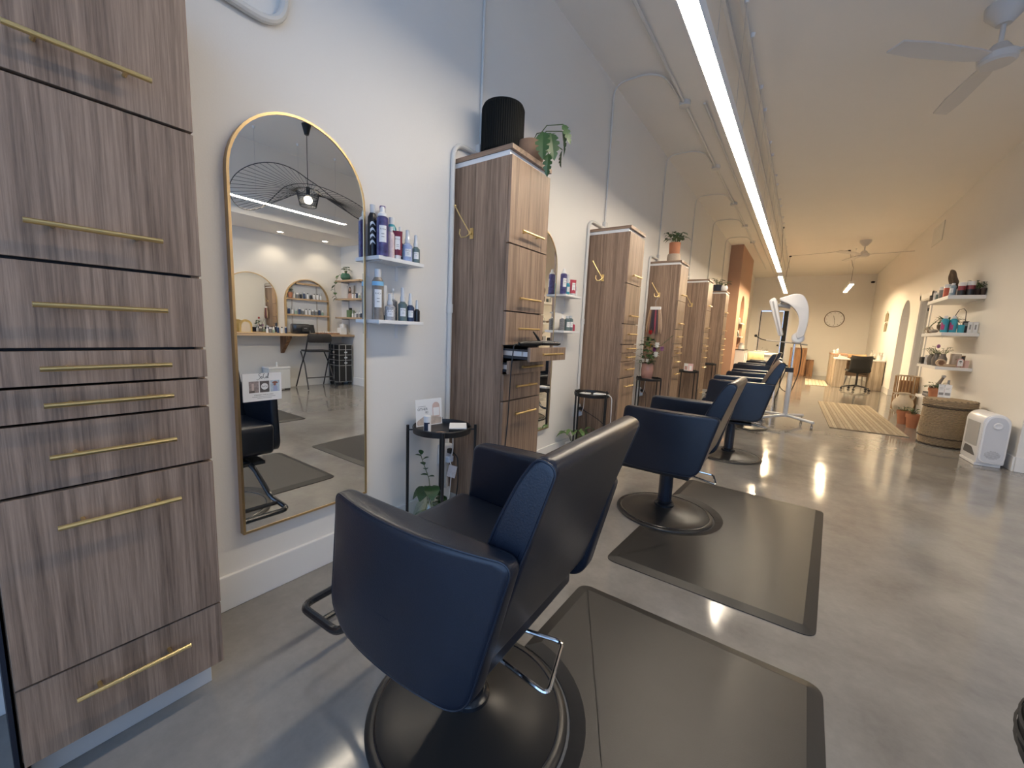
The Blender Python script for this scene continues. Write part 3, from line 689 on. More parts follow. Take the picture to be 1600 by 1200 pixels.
# ------------------------------------------------------------------ floor mats and rugs
def floor_mat(label, pts, notch=None, th=0.016, edge=0.045):
    """pts counter-clockwise; notch=(index of side start, centre, radius) cuts a round bay"""
    t = thing('floor_mat', label, 'mat', (0, 0, 0), group='black rubber salon mats')
    out = rounded(pts, 0.055, 6)
    if notch:
        (cx, cy), R = notch; res = []
        # the notch sits on the edge from the last corner to the first (left side, going down)
        a0 = Vector((*out[-1], 0)); b0 = Vector((*out[0], 0)); d = (b0-a0).normalized(); m = Vector((cx, cy, 0))
        s = (m-a0).dot(d); h = ((m-a0)-d*s).length; q = math.sqrt(max(0, R*R-h*h))
        p0, p1 = a0+d*(s-q), a0+d*(s+q)
        t0 = math.atan2(p0.y-cy, p0.x-cx); t1 = math.atan2(p1.y-cy, p1.x-cx)
        while t1 > t0: t1 -= 2*PI
        out = out+[(cx+R*math.cos(t0+(t1-t0)*i/24), cy+R*math.sin(t0+(t1-t0)*i/24)) for i in range(25)]
    n = len(out); P = [Vector((*p, 0)) for p in out]; inn = []
    for i in range(n):
        a, b, c = P[i-1], P[i], P[(i+1) % n]
        n1 = Vector((-(b-a).y, (b-a).x, 0)).normalized(); n2 = Vector((-(c-b).y, (c-b).x, 0)).normalized()
        nn = (n1+n2); nn = nn.normalized() if nn.length > 1e-4 else n1
        inn.append(b+nn*edge/max(0.6, nn.dot(n1)))
    if notch:
        nl = Vector((-d.y, d.x, 0))
        for i in range(len(P)-25, len(P)):
            q_ = (inn[i]-a0).dot(nl)
            if q_ < edge: inn[i] = inn[i]+nl*(edge-q_)
    vs = [(p.x, p.y, 0.0005) for p in P]+[(p.x, p.y, 0.004) for p in P]+[(p.x, p.y, th) for p in inn]
    fs = [(r*n+i, r*n+(i+1) % n, (r+1)*n+(i+1) % n, (r+1)*n+i) for r in (0, 1) for i in range(n)]
    MB().add(vs, fs).build('bevelled_edge', RUBBER_E, t)
    MB().add([(p.x, p.y, th) for p in inn], [tuple(range(n))]).build('top_sheet', RUBBER, t)
floor_mat('nearest black rubber mat, at the bottom, curved round the nearest chair base', [(-0.704, 0.06), (0.17, 0.06), (0.185, 1.62), (-0.704, 1.623)], ((-0.704, 0.835), 0.308))
floor_mat('second black rubber mat, under the second chair', [(-0.705, 1.885), (0.172, 1.885), (0.25, 3.43), (-0.63, 3.455)], ((-0.626, 2.682), 0.308))
floor_mat('black rubber mat on the open floor, seen only reflected in the nearest mirror', [(1.262, 0.9), (2.2, 0.9), (2.2, 2.42), (1.262, 2.425)], None)
st = thing('stool', 'round black ribbed stool cushion cut by the right edge of the photo', 'stool', (0.560, 0.995, 0))
cu = [(0.0, 0.44), (0.14, 0.44)]+[(0.14+0.045*math.sin(PI*k/10), 0.505-0.065*math.cos(PI*k/10)) for k in range(1, 10)]+[(0.14, 0.57), (0.0, 0.575)]
MB().lathe(cu, n=48).build('cushion', RUBBER_E, st, smooth=SM)
for k in range(2, 9): MB().lathe([(0.140+0.046*math.sin(PI*k/10), 0.502-0.065*math.cos(PI*k/10)), (0.142+0.0475*math.sin(PI*k/10), 0.505-0.065*math.cos(PI*k/10)), (0.140+0.046*math.sin(PI*k/10), 0.508-0.065*math.cos(PI*k/10))], n=48, caps=False).build('rib', BLKM, st)
MB().cyl((0, 0, 0.09), (0, 0, 0.44), 0.022, n=16).build('gas_column', CHROME, st, smooth=SM)
for k in range(5):
    a = 2*PI*k/5+0.4
    MB().tube([(0, 0, 0.12), (0.21*math.cos(a), 0.21*math.sin(a), 0.075)], 0.014, 8).build('base_arm', BLK, st, smooth=SM)
    MB().cyl((0.21*math.cos(a)-0.015, 0.21*math.sin(a), 0.030), (0.21*math.cos(a)+0.015, 0.21*math.sin(a), 0.030), 0.029, n=14).build('caster', BLK, st, smooth=SM)

def rug(name, label, pts, n, cols, th=0.010):
    t = thing(name, label, 'rug', (0, 0, 0))
    A, B, Cc, D = [Vector((*p, 0)) for p in pts]     # A-B near edge, D-C far edge
    for k in range(n):
        f0, f1 = k/n, (k+1)/n-0.12/n
        p = [A.lerp(B, f0), A.lerp(B, f1), D.lerp(Cc, f1), D.lerp(Cc, f0)]
        MB().prism([(q.x, q.y) for q in p], 'z', 0.001, th+rnd(-0.0015, 0.0015)).build('braid_strip', mat(name+'_%d' % (k % len(cols)), cols[k % len(cols)], 0.9, noise=0.45, nscale=16, bump=0.3, bscale=160, stretch=(6, 0.5, 1)), t)
    MB().prism([(q.x, q.y) for q in (A, B, Cc, D)], 'z', 0.0005, th-0.004).build('backing', mat(name+'_backing', (0.16, 0.12, 0.08), 0.95), t)
rug('jute_rug', 'straw coloured striped jute rug lying in the aisle', [(0.439, 7.051), (1.255, 7.108), (1.176, 10.183), (0.388, 10.108)], 18, [(0.36, 0.29, 0.20), (0.42, 0.35, 0.25), (0.30, 0.24, 0.165), (0.39, 0.32, 0.23)])
rug('cream_rug', 'small pale cream rug by the left side of the reception desk', [(0.19, 13.83), (0.71, 13.90), (0.71, 16.1), (0.21, 16.1)], 6, [(0.50, 0.43, 0.32), (0.54, 0.47, 0.36)])

# ------------------------------------------------------------------ little shelves with hair products
def wall_shelf(label, x0, x1, y0, y1, z0, z1, brackets=(), group=None, m=None, bface=1):
    t = thing('wall_shelf', label, 'shelf', (0, 0, 0), group=group)
    MB().box(min(x0,x1), max(x0,x1), y0, y1, z0, z1).build('board', m or WHITE, t, bevel=0.0015)
    for yb in brackets:
        MB().box(x0, x0+0.003*bface if bface > 0 else x0, yb-0.008, yb+0.008, z0-0.075, z0-0.001).box(x0+0.003, x0+0.10, yb-0.008, yb+0.008, z0-0.004, z0-0.001).build('bracket', WHITEG, t)
    return t
def bottle(label, x, y, z, h, r, kind, body, cap=None, lab=True, face=-0.58, group=None, brand='R+Co', cat='bottle', name='bottle', body2=None):
    """kind: can, pump, spray, tube, jar. face = angle of the label normal"""
    t = thing(name, label, cat, (x, y, z), face, group)
    cap = cap or WHITE; n = 20
    if kind == 'can':
        hb = h*0.80
        MB().lathe([(0, 0), (r*0.98, 0), (r, 0.004), (r, hb*0.96), (r*0.80, hb), (0, hb)], n=n).build('body', body, t, smooth=SM)
        MB().lathe([(0, hb), (r*0.86, hb), (r*0.80, hb+h*0.05), (r*0.42, hb+h*0.09), (r*0.42, h*0.955), (r*0.3, h), (0, h)], n=n).build('cap', cap, t, smooth=SM); ls = 0.55*hb
    elif kind == 'tall':
        hb = h*0.84
        MB().lathe([(0, 0), (r, 0), (r, hb*0.9), (r*0.62, hb), (0, hb)], n=n).build('body', body, t, smooth=SM)
        MB().lathe([(0, hb), (r*0.56, hb), (r*0.56, h), (0, h)], n=n).build('cap', cap, t, smooth=SM); ls = 0.5*hb
    elif kind == 'spray':
        hb = h*0.58
        MB().lathe([(0, 0), (r*0.96, 0), (r, 0.004), (r, hb*0.86), (r*0.5, hb), (0, hb)], n=n).build('body', body, t, smooth=SM)
        MB().lathe([(0, hb), (r*0.58, hb), (r*0.56, hb+h*0.13), (r*0.44, hb+h*0.16), (r*0.38, h*0.99), (r*0.22, h), (0, h)], n=n).build('cap', cap, t, smooth=SM); ls = 0.45*hb
    elif kind == 'tube':
        ch = h*0.14; vs = []; m = 16
        for zf, ry in ((ch, 1.0), (h*0.6, 0.62), (h, 0.06)):
            for k in range(m):
                a = 2*PI*k/m; vs.append((r*0.62*ry*math.cos(a), r*(1+0.12*(1-ry))*math.sin(a), zf))
        MB().add(vs, [(i*m+k, i*m+(k+1) % m, (i+1)*m+(k+1) % m, (i+1)*m+k) for i in (0, 1) for k in range(m)]+[tuple(range(m-1, -1, -1)), tuple(2*m+k for k in range(m))]).build('body', body, t, smooth=SM)
        MB().lathe([(0, 0), (r*0.80, 0), (r*0.78, ch), (0, ch)], n=n).build('cap', cap, t, smooth=SM); ls = 0.52*h
        if lab:
            x_ = r*0.62*0.72
            l = MB().box(x_, x_+0.0012, -r*0.55, r*0.55, h*0.34, h*0.80).build('label', PAPER, t)
            MB().text(brand, (x_+0.0015, 0, h*0.70), (0, 1, 0), (0, 0, 1), r*0.42).build('lettering', INK, l)
            MB().box(x_+0.0012, x_+0.0014, -r*0.3, r*0.3, h*0.50, h*0.515).box(x_+0.0012, x_+0.0014, -r*0.3, r*0.3, h*0.44, h*0.455).build('lettering', INKG, l)
        return t
    elif kind == 'jar':
        MB().lathe([(0, 0), (r, 0), (r, h*0.72), (0, h*0.72)], n=n).build('body', body, t, smooth=SM)
        MB().lathe([(0, h*0.72), (r*1.03, h*0.72), (r*1.03, h), (0, h)], n=n).build('lid', cap, t, smooth=SM); ls = 0.36*h; hb = h*0.72
    elif kind == 'pump':
        hb = h*0.66
        MB().lathe([(0, 0), (r, 0), (r, hb*0.92), (r*0.4, hb), (0, hb)], n=n).build('body', body, t, smooth=SM)
        c = MB().lathe([(0, hb), (r*0.42, hb), (r*0.42, hb+h*0.06), (r*0.13, hb+h*0.07), (r*0.13, h*0.9), (r*0.3, h*0.91), (r*0.3, h), (0, h)], n=12)
        c.box(0, r*0.95, -r*0.16, r*0.16, h*0.93, h*0.985); c.build('pump', cap, t, smooth=SM); ls = 0.45*hb
    if body2:
        MB().lathe([(r*1.004, hb*body2[1]), (r*1.012, hb*body2[1]), (r*1.012, hb*body2[2]), (r*1.004, hb*body2[2])], n=n, caps=False).build('band', body2[0], t, smooth=SM)
    if lab:
        w, lh = 0.62, hb*0.21; vs = []
        for k in range(9):
            a = -w+2*w*k/8; q = r*1.02
            vs += [(q*math.cos(a), q*math.sin(a), ls-lh), (q*math.cos(a), q*math.sin(a), ls+lh)]
        l = MB().add(vs, [(2*k, 2*k+2, 2*k+3, 2*k+1) for k in range(8)]).build('label', PAPER, t)
        MB().text(brand, (r*1.035, 0, ls+lh*0.55), (0, 1, 0), (0, 0, 1), r*0.40).build('lettering', INK, l)
        MB().box(r*1.03, r*1.034, -r*0.24, r*0.24, ls-lh*0.05, ls+lh*0.03).box(r*1.03, r*1.034, -r*0.24, r*0.24, ls-lh*0.40, ls-lh*0.32).build('lettering', INKG, l)
    return t
def bm(name, c, **k): return mat('bottle_'+name, c, k.pop('rough', 0.28), **k)
GAL = bm('galaxy', (0.075, 0.065, 0.19), noise=0.98, nscale=48)
PUR = bm('purple', (0.075, 0.03, 0.22)); TEA = bm('teal', (0.05, 0.30, 0.38)); MAR = bm('maroon', (0.16, 0.012, 0.035))
NAV = bm('navy', (0.03, 0.05, 0.11), noise=0.3, nscale=40); BLU = bm('pale_blue', (0.36, 0.44, 0.66), noise=0.3, nscale=50)
PNK = bm('pink_white', (0.62, 0.50, 0.52), noise=0.25, nscale=60); BKB = bm('black', (0.015, 0.015, 0.018)); CLR = bm('clear_cap', (0.62, 0.64, 0.66), rough=0.12)
MNT = bm('mountain', (0.22, 0.19, 0.16), noise=0.6, nscale=26); SKY = bm('sky_blue', (0.23, 0.52, 0.78)); PEAK = bm('peak_blue', (0.07, 0.08, 0.25))
PAT = bm('patterned', (0.42, 0.42, 0.43), noise=0.9, nscale=120); GRN = bm('grey_green', (0.12, 0.17, 0.17)); RED = bm('red', (0.45, 0.05, 0.08)); BW = bm('black_white', (0.20, 0.20, 0.20), noise=0.95, nscale=130)
SILV = bm('silver', (0.5, 0.5, 0.5), metal=0.8)
GA, GB = 'hair products on the upper small shelf', 'hair products on the lower small shelf'
SH0, SH1 = LW, -1.628
wall_shelf('upper small white shelf with hair products beside the nearest mirror', SH0, SH1, 1.190, 1.465, 1.452, 1.470, (1.215, 1.385))
wall_shelf('lower small white shelf with hair products beside the nearest mirror', SH0, SH1, 1.190, 1.465, 1.157, 1.174, (1.215, 1.385))
Z1, Z2 = 1.4703, 1.1743
b_ = bottle('black can with a white wave print, leftmost on the upper small shelf', -1.706, 1.212, Z1, 0.235, 0.0215, 'tall', BKB, CLR, lab=False, group=GA)
wv = MB()
for k, zz in enumerate((0.060, 0.088, 0.116, 0.144)):
    a = [(-0.55+0.16*j) for j in range(8)]
    vs = []
    for j, q in enumerate(a):
        w = 0.011*(1-0.10*j)
        vs += [(0.0218*math.cos(q), 0.0218*math.sin(q), zz-w+0.010*math.sin(j*0.5)), (0.0218*math.cos(q), 0.0218*math.sin(q), zz+w*0.5+0.010*math.sin(j*0.5))]
    wv.add(vs, [(2*j, 2*j+2, 2*j+3, 2*j+1) for j in range(7)])
wv.build('wave_print', PAPER, b_)
bottle('tall purple galaxy print spray can with white label on the upper small shelf', -1.650, 1.226, Z1, 0.222, 0.0270, 'can', GAL, group=GA)
bottle('plain deep purple bottle at the back of the upper small shelf', -1.712, 1.272, Z1, 0.245, 0.024, 'tall', PUR, PUR, lab=False, group=GA)
bottle('teal bottle with white cap at the back of the upper small shelf', -1.712, 1.325, Z1, 0.205, 0.0235, 'tall', TEA, WHITE, lab=False, group=GA)
bottle('small white and pink bottle with clear cap, in front of the teal one', -1.655, 1.277, Z1, 0.145, 0.0175, 'tall', PNK, CLR, lab=False, group=GA)
bottle('maroon squeeze tube with white label on the upper small shelf', -1.655, 1.316, Z1, 0.135, 0.0215, 'tube', MAR, CLR, group=GA)
bottle('dark bottle with white cap behind the maroon tube', -1.700, 1.368, Z1, 0.170, 0.0165, 'spray', NAV, WHITE, group=GA)
bottle('clear pale blue spray bottle with white label on the upper small shelf', -1.655, 1.378, Z1, 0.152, 0.0245, 'spray', BLU, CLR, group=GA)
bottle('dark spray bottle with white cap, rightmost on the upper small shelf', -1.660, 1.436, Z1, 0.140, 0.0205, 'spray', GRN, CLR, group=GA)
bottle('black bottle standing at the back right of the upper small shelf', -1.712, 1.424, Z1, 0.135, 0.0150, 'tall', BKB, BKB, lab=False, group=GA)
bottle('tall can with mountain print and sky blue top on the lower small shelf', -1.680, 1.222, Z2, 0.238, 0.0270, 'tall', MNT, CLR, body2=(SKY, 0.80, 0.90), group=GB)
bottle('grey green capped white tube behind the patterned bottle on the lower small shelf', -1.712, 1.272, Z2, 0.170, 0.020, 'tube', WHITE, GRN, lab=False, group=GB)
bottle('grey patterned spray bottle with clear cap on the lower small shelf', -1.653, 1.272, Z2, 0.128, 0.0245, 'spray', PAT, CLR, group=GB)
bottle('black and white bottle with broad white cap on the lower small shelf', -1.708, 1.333, Z2, 0.160, 0.0215, 'pump', BW, WHITE, lab=False, group=GB)
bottle('dark green spray bottle with tall clear nozzle on the lower small shelf', -1.655, 1.350, Z2, 0.165, 0.0225, 'spray', GRN, CLR, group=GB)
bottle('navy spray bottle with white label on the lower small shelf', -1.657, 1.401, Z2, 0.142, 0.0205, 'spray', NAV, CLR, group=GB)
bottle('smallest black bottle with clear cap, rightmost on the lower small shelf', -1.657, 1.445, Z2, 0.112, 0.0155, 'spray', BKB, CLR, lab=False, group=GB)

wall_shelf('upper small white shelf beyond the second cabinet', SH0, SH1, 3.005, 3.300, 1.452, 1.470, (3.04, 3.21))
wall_shelf('lower small white shelf beyond the second cabinet', SH0, SH1, 3.005, 3.300, 1.150, 1.168, (3.04, 3.21))
GC = 'hair products on the shelves beyond the second cabinet'
bottle('dark galaxy print can on the upper shelf beyond the second cabinet', -1.665, 2.965+0.055, Z1, 0.205, 0.027, 'can', GAL, group=GC)
bottle('teal bottle with white label on the upper shelf beyond the second cabinet', -1.66, 3.085, Z1, 0.165, 0.021, 'spray', TEA, CLR, group=GC)
bottle('maroon bottle on the upper shelf beyond the second cabinet', -1.69, 3.14, Z1, 0.135, 0.020, 'tall', MAR, MAR, lab=False, group=GC)
bottle('red topped dark tube on the upper shelf beyond the second cabinet', -1.66, 3.185, Z1, 0.135, 0.027, 'tube', RED, CLR, group=GC)
bottle('tiny white bottle at the right end of the upper shelf beyond the second cabinet', -1.66, 3.245, Z1, 0.085, 0.013, 'spray', WHITE, CLR, lab=False, group=GC)
Z3 = 1.1683
bottle('black and white pump bottle on the lower shelf beyond the second cabinet', -1.67, 3.045, Z3, 0.155, 0.022, 'pump', BW, WHITE, lab=False, group=GC)
bottle('grey bottle behind the pump bottle beyond the second cabinet', -1.69, 3.09, Z3, 0.13, 0.019, 'spray', PAT, WHITE, lab=False, group=GC)
bottle('left dark teal jar bottle with white label beyond the second cabinet', -1.665, 3.128, Z3, 0.125, 0.024, 'tall', GRN, CLR, group=GC)
bottle('right dark teal jar bottle with white label beyond the second cabinet', -1.665, 3.185, Z3, 0.130, 0.024, 'tall', GRN, CLR, group=GC)
bottle('tiny red and white bottle alone at the lower shelf end beyond the second cabinet', -1.665, 3.25, Z3, 0.07, 0.013, 'tall', RED, WHITE, lab=False, group=GC)

# ------------------------------------------------------------------ plants
def pot(t, prof, m, n=28, soil=None, name='pot'):
    o = MB().lathe(prof, n=n).build(name, m, t, smooth=0.7)
    if soil: MB().cyl((0, 0, soil[1]-0.004), (0, 0, soil[1]), soil[0], n=n).build('soil', SOIL, t)
    return o
def tuft(t, z0, n, R, H, L, W, m=None, droop=0.5, seed=1, name='foliage'):
    random.seed(seed); b = MB(); st = MB()
    for k in range(n):
        a = 2*PI*k/n*2.4+rnd(-.3, .3); q = rnd(0.25, 1.0); h = H*rnd(0.35, 1.0)
        tip = Vector((R*q*math.cos(a), R*q*math.sin(a), z0+h)); base = Vector((0.2*R*math.cos(a), 0.2*R*math.sin(a), z0-0.01))
        st.tube([base, base.lerp(tip, 0.55)+Vector((0, 0, H*0.12)), tip], 0.0018, 4)
        b.leaf(tip, (math.cos(a), math.sin(a), rnd(-0.1, 0.6)), L*rnd(0.7, 1.15), W*rnd(0.8, 1.15), droop)
    st.build('stems', STEM, t); o = b.build(name, m or LEAF, t, smooth=1.2); o['kind'] = 'stuff'
    return o
TP = 2.1185
# on the second cabinet
t = thing('planter', 'black ribbed cylindrical planter on top of the second cabinet', 'planter', (-1.588, 2.030, TP))
RB = mat('black_ribbed_ceramic', (0.005, 0.006, 0.006), 0.6, spec=0.12)
MB().lathe([(0, 0), (0.120, 0), (0.128, 0.012), (0.128, 0.055), (0.118, 0.060), (0, 0.060)], n=40).build('saucer', RB, t, smooth=SM)
vs = []; N = 120; lev = [(0.0, 0.060), (0.118, 0.060), (0.126, 0.072), (0.126, 0.315), (0.118, 0.335), (0.104, 0.338), (0.100, 0.30), (0.0, 0.30)]
for r, z in lev:
    for k in range(N):
        a = 2*PI*k/N; q = r*(1+(0.010 if k % 2 else -0.010)*(1 if 0.09 < r and z < 0.33 and r > 0.117 else 0)); vs.append((q*math.cos(a), q*math.sin(a), z))
MB().add(vs, [(i*N+k, i*N+(k+1) % N, (i+1)*N+(k+1) % N, (i+1)*N+k) for i in range(len(lev)-1) for k in range(N)]).build('ribbed_body', RB, t)
t = thing('potted_monstera', 'trailing swiss cheese plant in a round brown pot on the second cabinet', 'plant', (-1.435, 2.105, TP))
pot(t, [(0, 0), (0.045, 0), (0.078, 0.035), (0.090, 0.085), (0.080, 0.130), (0.072, 0.134), (0.068, 0.12), (0, 0.12)], mat('brown_clay', (0.22, 0.135, 0.085), 0.7, noise=0.2, nscale=12), soil=(0.068, 0.118))
def monstera_leaf(t, base, d, L, W, roll, m):
    """one heart-shaped leaf with side cuts"""
    d = Vector(d).normalized(); s = d.cross(Vector((0, 0, 1))); s = s.normalized() if s.length > 0.05 else Vector((1, 0, 0))
    s = Matrix.Rotation(roll, 3, d) @ s; nn = s.cross(d)
    prof = [(0.0, 0.10), (0.06, 0.62), (0.2, 0.95), (0.27, 0.52), (0.32, 1.0), (0.42, 0.98), (0.48, 0.45), (0.53, 0.90), (0.63, 0.82), (0.68, 0.38), (0.73, 0.62), (0.85, 0.36), (1.0, 0.0)]
    b = Vector(base); P = lambda u, w: b+d*(u*L)+s*(w*W*0.5)+nn*(0.10*W*abs(w)-0.18*L*u*u)
    vs = []; fs = []
    for sgn in (1, -1):
        o = len(vs)
        for u, w in prof: vs += [P(u, 0), P(min(1, u+0.06*w), sgn*w)]
        for i in range(len(prof)-1): fs.append((o+2*i, o+2*i+1, o+2*i+3, o+2*i+2))
    MB().add(vs, fs).build('leaf', m, t)
ml = [((0.150, -0.10, 0.120), (0.15, -0.25, -1.0), 0.150, 0.085, 0.2), ((0.150, -0.02, 0.145), (0.30, -0.1, -1.0), 0.150, 0.080, 0.6), ((0.20, 0.02, 0.160), (0.25, 0.1, -0.95), 0.14, 0.070, -0.4),
      ((0.215, 0.0, 0.185), (0.5, 0.0, -0.9), 0.12, 0.045, 0.8), ((0.19, 0.05, 0.075), (-0.1, -0.2, -1.0), 0.10, 0.06, 0.3), ((-0.115, -0.09, 0.10), (-0.75, -0.1, -0.75), 0.13, 0.05, 0.5),
      ((-0.04, -0.06, 0.13), (-0.9, -0.4, -0.3), 0.08, 0.05, 1.2), ((0.06, 0.06, 0.16), (0.8, -0.3, 0.2), 0.10, 0.06, 0.4), ((0.165, -0.06, 0.02), (0.0, -0.1, -1.0), 0.12, 0.055, -0.3)]
for b, d, L, W, rl in ml: monstera_leaf(t, b, d, L, W, rl, LEAF)
sm_ = MB()
for b, d, L, W, rl in ml: sm_.tube([(0, 0, 0.115), (b[0]*0.5, b[1]*0.5, max(b[2], 0.13)+0.02), b], 0.0028, 5)
sm_.build('stems', STEM, t, smooth=SM)
# on the fourth cabinet
t = thing('potted_plant', 'bushy green plant in a terracotta pot on a beige base on the fourth cabinet', 'plant', (-1.480, 5.60, TP))
MB().lathe([(0, 0), (0.082, 0), (0.082, 0.075), (0.078, 0.10), (0.0, 0.10)], n=28).build('beige_base', mat('speckled_beige', (0.44, 0.36, 0.28), 0.8, noise=0.15, nscale=60), t, smooth=SM)
pot(t, [(0, 0.08), (0.064, 0.08), (0.070, 0.245), (0.060, 0.245), (0.058, 0.225), (0, 0.225)], TERRACOTTA, soil=(0.058, 0.226))
tuft(t, 0.24, 30, 0.12, 0.13, 0.09, 0.055, LEAF, 0.7, 3)
# on the sixth cabinet
t = thing('potted_plant', 'bushy plant in a dark navy pot on the sixth cabinet', 'plant', (-1.53, 9.26, TP))
pot(t, [(0, 0), (0.075, 0), (0.090, 0.13), (0.078, 0.13), (0.07, 0.11), (0, 0.11)], mat('navy_ceramic', (0.012, 0.018, 0.035), 0.4), soil=(0.07, 0.112))
tuft(t, 0.13, 26, 0.12, 0.12, 0.08, 0.05, LEAF, 0.4, 4)
t = thing('potted_plant', 'small plant in a round white pot on the edge of the sixth cabinet', 'plant', (-1.425, 9.30, TP))
pot(t, [(0, 0), (0.04, 0), (0.075, 0.03), (0.082, 0.07), (0.07, 0.11), (0.058, 0.112), (0.055, 0.10), (0, 0.10)], WHITEG, soil=(0.055, 0.10))
tuft(t, 0.11, 14, 0.10, 0.09, 0.07, 0.05, LEAF, 0.5, 5)

# ------------------------------------------------------------------ round black side tables
def side_table(label, x, y, rz, h=0.62, r=0.155):
    t = thing('side_table', label, 'table', (x, y, 0), rz, 'round black side tables')
    MB().lathe([(0, h-0.028), (r, h-0.028), (r+0.003, h), (r-0.001, h+0.006), (r-0.004, h), (r-0.004, h-0.020), (0, h-0.020)], n=40).build('tray_top', BLK, t, smooth=SM)
    for k in range(4):
        a = PI/4+PI/2*k; c, s = math.cos(a), math.sin(a); q = r+0.026
        l = MB().cyl((q*c, q*s, 0), (q*c, q*s, h+0.008), 0.008, n=10).build('leg', BLK, t, smooth=SM)
        MB().cyl((q*c, q*s, h-0.018), ((r+0.001)*c, (r+0.001)*s, h-0.018), 0.004, n=8).build('spacer', BLK, l)
    return t
side_table('round black side table by the nearest mirror, with card, bottle and paper on it', -1.535, 1.525, 0.04)
side_table('round black side table left of the third cabinet, white cables on it', -1.500, 3.370, 0.35)
side_table('round black side table holding the pink vase', -1.550, 5.215, 0.45)
side_table('round black side table with a small pink card, left of the fifth cabinet', -1.475, 7.08, 0.4)
side_table('empty tall black side table far along, left of the sixth cabinet', -1.51, 8.92, 0.4, h=0.66)
# things on and by the nearest table
tz = 0.6005
t = thing('offer_card', 'white printed card standing on the nearest black side table against the wall', 'card', (-1.655, 1.545, tz), math.radians(80))
R4, U4 = (1, 0, 0), Vector((0, 0.10, 1)).normalized()
q = MB().box(-0.085, 0.085, -0.001, 0.001, 0, 0.150); q.xform(Matrix.Rotation(-0.10, 4, 'X')); q.build('card', PAPER, t)
def onc(m, name, mt):
    m.xform(Matrix.Rotation(-0.10, 4, 'X')); m.build(name, mt, t)
NB = mat('card_blush', (0.66, 0.50, 0.44), 0.7, noise=0.12, nscale=30)
BEI = mat('card_beige_photo', (0.55, 0.47, 0.40), 0.7, noise=0.45, nscale=40)
onc(MB().prism([(0.022, 0.045), (0.070, 0.045), (0.070, 0.10)]+[(0.046+0.024*math.cos(PI*i/12), 0.105+0.024*math.sin(PI*i/12)) for i in range(13)]+[(0.022, 0.10)], 'y', -0.0014, -0.0011), 'printed_arch', NB)
onc(MB().box(0.027, 0.066, -0.0018, -0.0015, 0.052, 0.098), 'printed_panel', PAPER)
onc(MB().prism(rounded([(-0.08, 0.006), (0.08, 0.006), (0.08, 0.040), (0.03, 0.050), (-0.02, 0.062), (-0.08, 0.030)], 0.01), 'y', -0.00145, -0.00112), 'printed_photo', BEI)
onc(MB().text('OTHER', (-0.042, -0.0016, 0.094), (1, 0, 0), (0, 0, 1), 0.020).text('KI', (-0.016, -0.0016, 0.075), (1, 0, 0), (0, 0, 1), 0.020), 'lettering', INK)
onc(MB().box(-0.070, -0.020, -0.0016, -0.0012, 0.109, 0.111), 'small_print', INKG)
t = bottle('small white pill bottle with dark label on the nearest side table', -1.560, 1.440, tz, 0.085, 0.0195, 'jar', WHITE, WHITE, lab=False)
lb = MB(); vs = []
for k in range(10):
    a = -1.2+1.7*k/9; vs += [(0.0200*math.cos(a), 0.0200*math.sin(a), 0.008), (0.0200*math.cos(a), 0.0200*math.sin(a), 0.052)]
lb.add(vs, [(2*k, 2*k+2, 2*k+3, 2*k+1) for k in range(9)]).build('label', mat('label_navy', (0.02, 0.03, 0.06), 0.5), t)
vs = []
for k in range(6):
    a = 0.05+0.9*k/5; vs += [(0.0204*math.cos(a), 0.0204*math.sin(a), 0.009), (0.0204*math.cos(a), 0.0204*math.sin(a), 0.046)]
MB().add(vs, [(2*k, 2*k+2, 2*k+3, 2*k+1) for k in range(5)]).build('label', PAPER, t)
t = thing('notepad', 'white paper pad on a black holder on the nearest side table', 'notepad', (-1.475, 1.585, tz), 0.75)
MB().box(-0.048, 0.048, -0.062, 0.062, 0.001, 0.018).build('holder', BLKM, t, bevel=0.004)
MB().box(-0.046, 0.046, -0.060, 0.060, 0.0185, 0.024).build('paper_stack', PAPER, t)
t = thing('coaster', 'tan wooden coaster at the front of the nearest side table', 'coaster', (-1.470, 1.450, tz))
MB().lathe([(0, 0), (0.045, 0), (0.046, 0.003), (0.0, 0.004)], n=28).build('disc', mat('coaster_cork', (0.50, 0.33, 0.21), 0.7, noise=0.15, nscale=60), t, smooth=SM)
# outlets and plugs
def outlet(label, y, z, cordend):
    t = thing('wall_outlet', label, 'outlet', (LW, y, z), group='power outlets beside the cabinets')
    MB().box(0, 0.042, -0.052, 0.034, -0.062, 0.062).build('box', WHITE, t, bevel=0.006)
    MB().box(0.042, 0.046, -0.047, 0.030, -0.057, 0.057).build('face_plate', WHITEG, t, bevel=0.002)
    MB().box(0.046, 0.078, -0.018, 0.010, 0.010, 0.040).build('plug', BLK, t, bevel=0.005)
    MB().box(0.046, 0.076, -0.030, 0.014, -0.046, -0.006).build('adapter', mat('pale_blue_plastic', (0.62, 0.70, 0.82), 0.4), t, bevel=0.006)
    MB().tube(bend([(0.07, -0.004, 0.025), (0.12, 0.0, 0.0), (0.13, 0.0, -0.16), (0.11, -0.01, -z+0.01)], 0.05), 0.0035, 6).build('black_cord', BLK, t, smooth=SM)
    MB().tube(bend([(0.07, -0.01, -0.03), (0.10, -0.02, 0.04), (0.105, -0.03, 0.14), cordend], 0.04), 0.0035, 6).build('white_cord', WHITE, t, smooth=SM)
    return t
t = outlet('white wall outlet with plugs and a paper tag under the nearest side table', 1.752, 0.375, (0.13, -0.06, 0.205))
